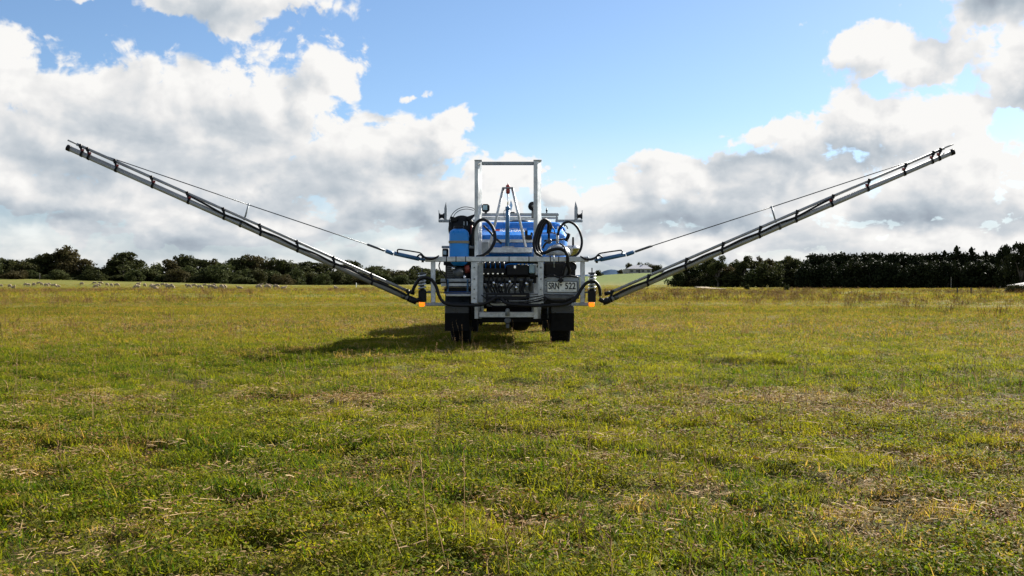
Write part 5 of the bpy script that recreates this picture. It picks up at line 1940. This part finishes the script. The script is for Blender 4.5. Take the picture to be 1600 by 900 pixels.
def boom(sx):
    def q(px, py, dY=0.0):
        # bearings were read off the left boom and mirrored about the mast for the right one, whose tip hangs a little lower
        if sx < 0:
            return (px, py, YB + dY)
        k = (648 - px) / 541.0
        return (1593.0 + (648 - px) * 0.004 - px, py + 1.2 + 5.2 * k, YB + dY)
    lo = lambda x: 237.0 + (x - 120.0) * 0.442
    up = lambda x: 219.5 + (x - 107.0) * 0.4435
    main = rod('boom', [q(108, lo(108)), q(646, lo(646))], 8.6, 'boom_steel', n=18)
    rod('spray_line', [q(106, up(106)), q(124, up(124))], 2.4, 'boom_steel', main)
    rod('spray_line', [q(120, up(120)), q(644, up(644))], 4.6, 'boom_steel', main, 14)
    rod('end_cap', [q(104.8, lo(104.8)), q(110, lo(110))], 9.8, 'black_plastic', main, 16)
    rod('hinge_casting', [q(641, lo(641)), q(651, lo(650))], 10.2, 'black_plastic', main, 14)
    rod('hinge_arm', [q(648, lo(648), -.01), q(657, 467.5 if sx < 0 else 466.5, -.01)], 7.0, 'black_plastic', main, 10)
    rod('hinge_sleeve', [q(628, lo(628)), q(634, lo(634))], 9.4, 'dark_steel', main, 16)
    rod('line_elbow', [q(640, up(640)), q(648, up(648) - 1)], 6.0, 'black_plastic', main, 12)
    # black feed hose hanging between the two tubes
    pts = []
    for x in (293, 318, 349, 378, 406, 435, 464, 492, 521, 550, 580, 609, 636):
        f = min(1.0, (x - 293) / 50.0)
        w = 0.25 + f * (0.40 + 0.10 * math.sin(x * 0.11))
        pts.append(q(x, up(x) * (1 - w) + lo(x) * w - 0.5, -0.035))
    bm = bmesh.new()
    b_tube(bm, [P(*p) for p in pts], S(3.4, YB) / 2, 7)
    bm_obj('feed_hose', bm, 'black_rubber', main)
    # nozzle clamps along the boom
    xs = [126, 137, 180, 237, 293, 349, 406, 464, 521, 580, 637]
    for i, x in enumerate(xs):
        # perpendicular to the tubes
        a, b = P(*q(x - 1.0, up(x - 1) - 1.6, -0.01)), P(*q(x + 2.0, lo(x + 2) - 2.5, -0.01))
        bm = bmesh.new()
        b_cyl(bm, a, b, 0.013, 0.015, 10)
        bm2 = (b - a).normalized()
        b_cyl(bm, a - bm2 * 0.004, a + bm2 * 0.04, 0.021, 0.021, 12)
        cl = bm_obj('nozzle_clamp', bm, 'black_plastic', main, False)
        # collars round the main tube
        bm = bmesh.new()
        b_cyl(bm, P(*q(x + 0.6, lo(x + 0.6))), P(*q(x + 3.6, lo(x + 3.6))), S(10.0, YB) / 2, S(10.0, YB) / 2, 16)
        bm_obj('collar', bm, 'black_plastic', cl)
        if i < 5:
            bm = bmesh.new()
            c = P(*q(x + 3.2, (up(x) + lo(x)) / 2 + 1, -0.02))
            b_cyl(bm, c, c + Vector((0.02 * -sx * 1, -0.03, 0.0)), 0.016, 0.012, 10)
            bm_obj('nozzle', bm, 'cap_red', cl)
    # stay cable, strut, turnbuckle and folding ram
    rod('stay_cable', [q(166, up(166) - 1.5), q(388.5, 320.0), q(575, 382.5)], 1.5, 'dark_steel', main, 8)
    rod('cable_strut', [q(389, 318.0), q(381.5, up(381.5) + 3)], 2.8, 'galvanised_dull', main, 8)
    rod('strut_collar', [q(375, lo(375)), q(378, lo(378))], 10.2, 'dark_steel', main, 14)
    rod('turnbuckle', [q(574, 382.0), q(600.5, 391.6)], 3.6, 'dark_steel', main, 8)
    rod('clevis', [q(603, 392.2), q(614.5, 396.4)], 6.2, 'ram_blue', main, 8)
    rod('ram_rod', [q(599, 391), q(604, 392.8)], 2.0, 'chrome', main, 8)
    fr = rod('folding_ram', [q(616, 396), q(655, 404.6)], 6.6, 'ram_blue', main, 16)
    rod('ram_eye', [q(654, 404.4), q(664, 406)], 4.4, 'ram_blue', main, 10)
    rod('ram_pin', [q(660.5, 400.5), q(660.5, 410)], 4.0, 'dark_steel', main, 10)
    hose('ram_line', [q(621.5, 396, -.02), q(621.8, 390, -.03), q(633, 391, -.03), q(648, 393.4, -.03), q(657, 395.5, -.03), q(663, 401, -.04), q(671, 403.6, -.05), q(679, 402.8, -.05), q(686, 399.5, -.03)], 2.2, 'black_rubber', main, 7)
    hose('ram_line', [q(652, 401, -.02), q(656, 398, -.04), q(661, 400.5, -.05), q(667, 404.5, -.06), q(676, 405, -.06), q(684, 401.5, -.04)], 2.6, 'black_rubber', main, 7)


boom(-1)
boom(1)


# ------------------------------------------------------------------ wheels, guards and what hangs under the chassis
def wheel_meshes(rad, width, rim_r):
    w = width / 2
    bm = bmesh.new()
    b_lathe(bm, (0, 0, 0), [(rim_r, -w * 0.80), (rim_r + 0.03, -w * 0.94), (rad - 0.07, -w), (rad - 0.022, -w * 0.93), (rad, -w * 0.72), (rad + 0.004, 0), (rad, w * 0.72), (rad - 0.022, w * 0.93),
                           (rad - 0.07, w), (rim_r + 0.03, w * 0.94), (rim_r, w * 0.80)], 'X', 36)
    # tread blocks
    for k in range(36):
        for s in (-1, 0, 1):
            a = 2 * PI * (k + 0.5 * (s != 0)) / 36
            M = Matrix.Rotation(a, 3, 'X') @ Euler((0, 0, R(18 * s))).to_matrix()
            c = Matrix.Rotation(a, 3, 'X') @ Vector((s * w * 0.52, 0, rad + 0.004))
            b_box(bm, c, (w * 0.42, 0.03, 0.018), M)
    ty = bpy.data.meshes.new('tyre')
    bm.to_mesh(ty)
    bm.free()
    bm = bmesh.new()
    b_lathe(bm, (0, 0, 0), [(0.06, -w * 0.35), (0.10, -w * 0.45), (rim_r * 0.78, -w * 0.30), (rim_r * 0.94, -w * 0.75), (rim_r + 0.006, -w * 0.82), (rim_r + 0.006, w * 0.82), (rim_r * 0.9, w * 0.7), (0.06, w * 0.5)], 'X', 26)
    ri = bpy.data.meshes.new('rim')
    bm.to_mesh(ri)
    bm.free()
    return ty, ri


TY, RI = wheel_meshes(0.36, 0.25, 0.19)
TY.materials.append(MATS['tyre_rubber'])
RI.materials.append(MATS['galvanised_dull'])
for px in (720.5, 875.0):
    Yw = 14.22
    x = (px - 800) / 1716 * Yw
    z = float(terrain_z(x, Yw))
    wh = bpy.data.objects.new('wheel', TY)
    COL.objects.link(wh)
    wh.parent = ROOT
    wh.matrix_parent_inverse = Matrix.Translation(-ROOT.location)
    wh.location = (x, Yw, z + 0.345)
    ri = bpy.data.objects.new('rim', RI)
    COL.objects.link(ri)
    ri.parent = wh
    # mudguard: bent sheet over the tyre, with a flap behind
    xa, xb = ((695, 733) if px < 800 else (861, 897))
    xa, xb = (xa - 800) / 1716 * 13.75, (xb - 800) / 1716 * 13.75
    bm = bmesh.new()
    zc = z + 0.345
    arc = [(math.cos(a), math.sin(a)) for a in np.linspace(R(10), R(176), 12)]
    outer = [(-0.47 * c, 0.45 * s) for c, s in arc]
    V = []
    for (dy, dz) in outer:
        V.append([bm.verts.new((xx, Yw + dy, zc + dz)) for xx in (xa, xb)] + [bm.verts.new((xx, Yw + dy * 0.965, zc + dz * 0.965)) for xx in (xa, xb)])
    for a, b in zip(V, V[1:]):
        bm.faces.new((a[0], a[1], b[1], b[0]))
        bm.faces.new((a[3], a[2], b[2], b[3]))
        bm.faces.new((a[0], b[0], b[2], a[2]))
        bm.faces.new((a[1], a[3], b[3], b[1]))
    for a in (V[0], V[-1]):
        bm.faces.new((a[0], a[2], a[3], a[1]))
    bmesh.ops.recalc_face_normals(bm, faces=bm.faces)
    gd = bm_obj('mudguard', bm, 'frame_dark', ROOT) if 'frame_dark' in MATS else bm_obj('mudguard', bm, simple_mat('frame_dark', (0.035, 0.042, 0.055), 0.3, 0.2, 0.2, 7.0), ROOT)
    bm = bmesh.new()
    ft, fb = P(0, 489, 13.75).z, P(0, 517, 13.75).z
    b_box(bm, ((xa + xb) / 2, Yw - 0.478, (ft + fb) / 2), (xb - xa, 0.012, ft - fb), Euler((R(3), 0, 0)).to_matrix(), 0.003)
    bm_obj('mud_flap', bm, 'tyre_rubber', gd)
    bm = bmesh.new()
    b_box(bm, ((xa + xb) / 2, Yw - 0.45, P(0, 484.5, 13.75).z), (xb - xa - 0.004, 0.05, 0.115), None, 0.008)
    bm_obj('guard_apron', bm, 'frame_dark', gd)
bm = bmesh.new()
b_box(bm, (-0.02, 14.22, 0.345 + float(terrain_z(0, 14.6))), (1.25, 0.075, 0.075), None, 0.006)
bm_obj('axle', bm, 'vehicle_dark', ROOT)
bm = bmesh.new()
c = P(812.5, 499, 14.4)
b_lathe(bm, (c.x, 14.42, c.z + 0.04), [(0.03, -0.19), (0.09, -0.175), (0.14, -0.11), (0.165, 0.0), (0.165, 0.10)], 'Z', 22)
bm_obj('sump', bm, 'vehicle_dark', ROOT, True)
rect('under_tray', 748, 496.5, 846, 504, 14.1, 0.5, 'vehicle_dark')
bm = bmesh.new()
b_box(bm, (-0.02, 15.6, 0.53), (1.16, 2.5, 0.06), None, 0.01)
b_box(bm, (-0.02, 15.6, 0.45), (0.5, 2.3, 0.10), None, 0.01)
bm_obj('shadow_deck', bm, 'vehicle_dark', ROOT)  # hidden plates added below the tank to make the cast shadow continuous
bm = bmesh.new()
b_box(bm, (-0.02, 17.4, 0.48), (0.10, 2.6, 0.10), None, 0.008)
bm_obj('drawbar', bm, 'galvanised_dull', ROOT)
rod('rod_stay', [(856, 478, 14.0), (856.5, 498, 14.0)], 1.8, 'galvanised_dull')
rod('rod_stay', [(724.5, 494, 14.05), (724.8, 506, 14.05)], 1.2, 'galvanised_dull')


# ------------------------------------------------------------------ tow vehicle ahead of the trailer (mostly hidden)
def tow_vehicle():
    Y0 = 18.45
    x0 = -0.03
    z = float(terrain_z(x0, Y0))
    e = empty('tow_vehicle', (x0, Y0 + 1.4, z), 'dark farm utility hidden ahead of the sprayer, only its rear wheels showing', 'utility vehicle')
    for dy in (0.0, 2.9):
        for s in (-1, 1):
            o = bpy.data.objects.new('wheel', TY2)
            COL.objects.link(o)
            o.parent = e
            o.matrix_parent_inverse = Matrix.Translation(-e.location)
            o.location = (x0 + s * 0.66, Y0 + dy, z + 0.345)
            r = bpy.data.objects.new('rim', RI2)
            COL.objects.link(r)
            r.parent = o
    def part(name, boxes, mat, bev=0.02, parent=e):
        bm = bmesh.new()
        for c, s in boxes:
            b_box(bm, c, s, None, bev)
        return bm_obj(name, bm, mat, parent)
    part('chassis', [((x0 - 0.4, Y0 + 1.3, z + 0.52), (0.08, 4.4, 0.12)), ((x0 + 0.4, Y0 + 1.3, z + 0.52), (0.08, 4.4, 0.12)), ((x0, Y0 - 0.6, z + 0.5), (1.2, 0.08, 0.12))], 'vehicle_dark')
    part('rear_axle', [((x0, Y0, z + 0.345), (1.2, 0.08, 0.08))], 'vehicle_dark')
    part('tray', [((x0, Y0 + 0.15, z + 0.74), (1.5, 1.9, 0.08)), ((x0, Y0 - 0.8, z + 0.9), (1.5, 0.03, 0.24)), ((x0 - 0.74, Y0 + 0.15, z + 0.9), (0.03, 1.86, 0.24)), ((x0 + 0.74, Y0 + 0.15, z + 0.9), (0.03, 1.86, 0.24))], 'galvanised_dull')
    part('shadow_canopy', [((x0, Y0 + 0.12, z + 1.10), (1.46, 1.84, 0.56)), ((x0, Y0 + 0.12, z + 1.40), (1.36, 1.76, 0.06))], 'vehicle_dark', 0.04)  # unseen box added on the tray to close a gap in the shadow
    bm = bmesh.new()
    prof = [(1.12, 0.45), (1.12, 1.10), (1.25, 1.52), (2.05, 1.54), (2.55, 1.08), (3.55, 1.0), (3.75, 0.85), (3.75, 0.45)]
    a = [bm.verts.new((x0 - 0.74 + (0.10 if h > 1.2 else 0), Y0 + y, z + h)) for y, h in prof]
    b = [bm.verts.new((x0 + 0.74 - (0.10 if h > 1.2 else 0), Y0 + y, z + h)) for y, h in prof]
    bm.faces.new(a)
    bm.faces.new(b[::-1])
    n = len(prof)
    for k in range(n):
        bm.faces.new((a[k], b[k], b[(k + 1) % n], a[(k + 1) % n]))
    bmesh.ops.recalc_face_normals(bm, faces=bm.faces)
    body = bm_obj('body', bm, 'vehicle_dark', e)
    bm = bmesh.new()
    b_box(bm, (x0, Y0 + 1.175, z + 1.30), (1.1, 0.012, 0.26), Euler((R(-17), 0, 0)).to_matrix())
    bm_obj('rear_window', bm, 'window_dark', body)


TY2, RI2 = wheel_meshes(0.36, 0.24, 0.2)
TY2.materials.append(MATS['tyre_rubber'])
RI2.materials.append(MATS['dark_steel'])
tow_vehicle()
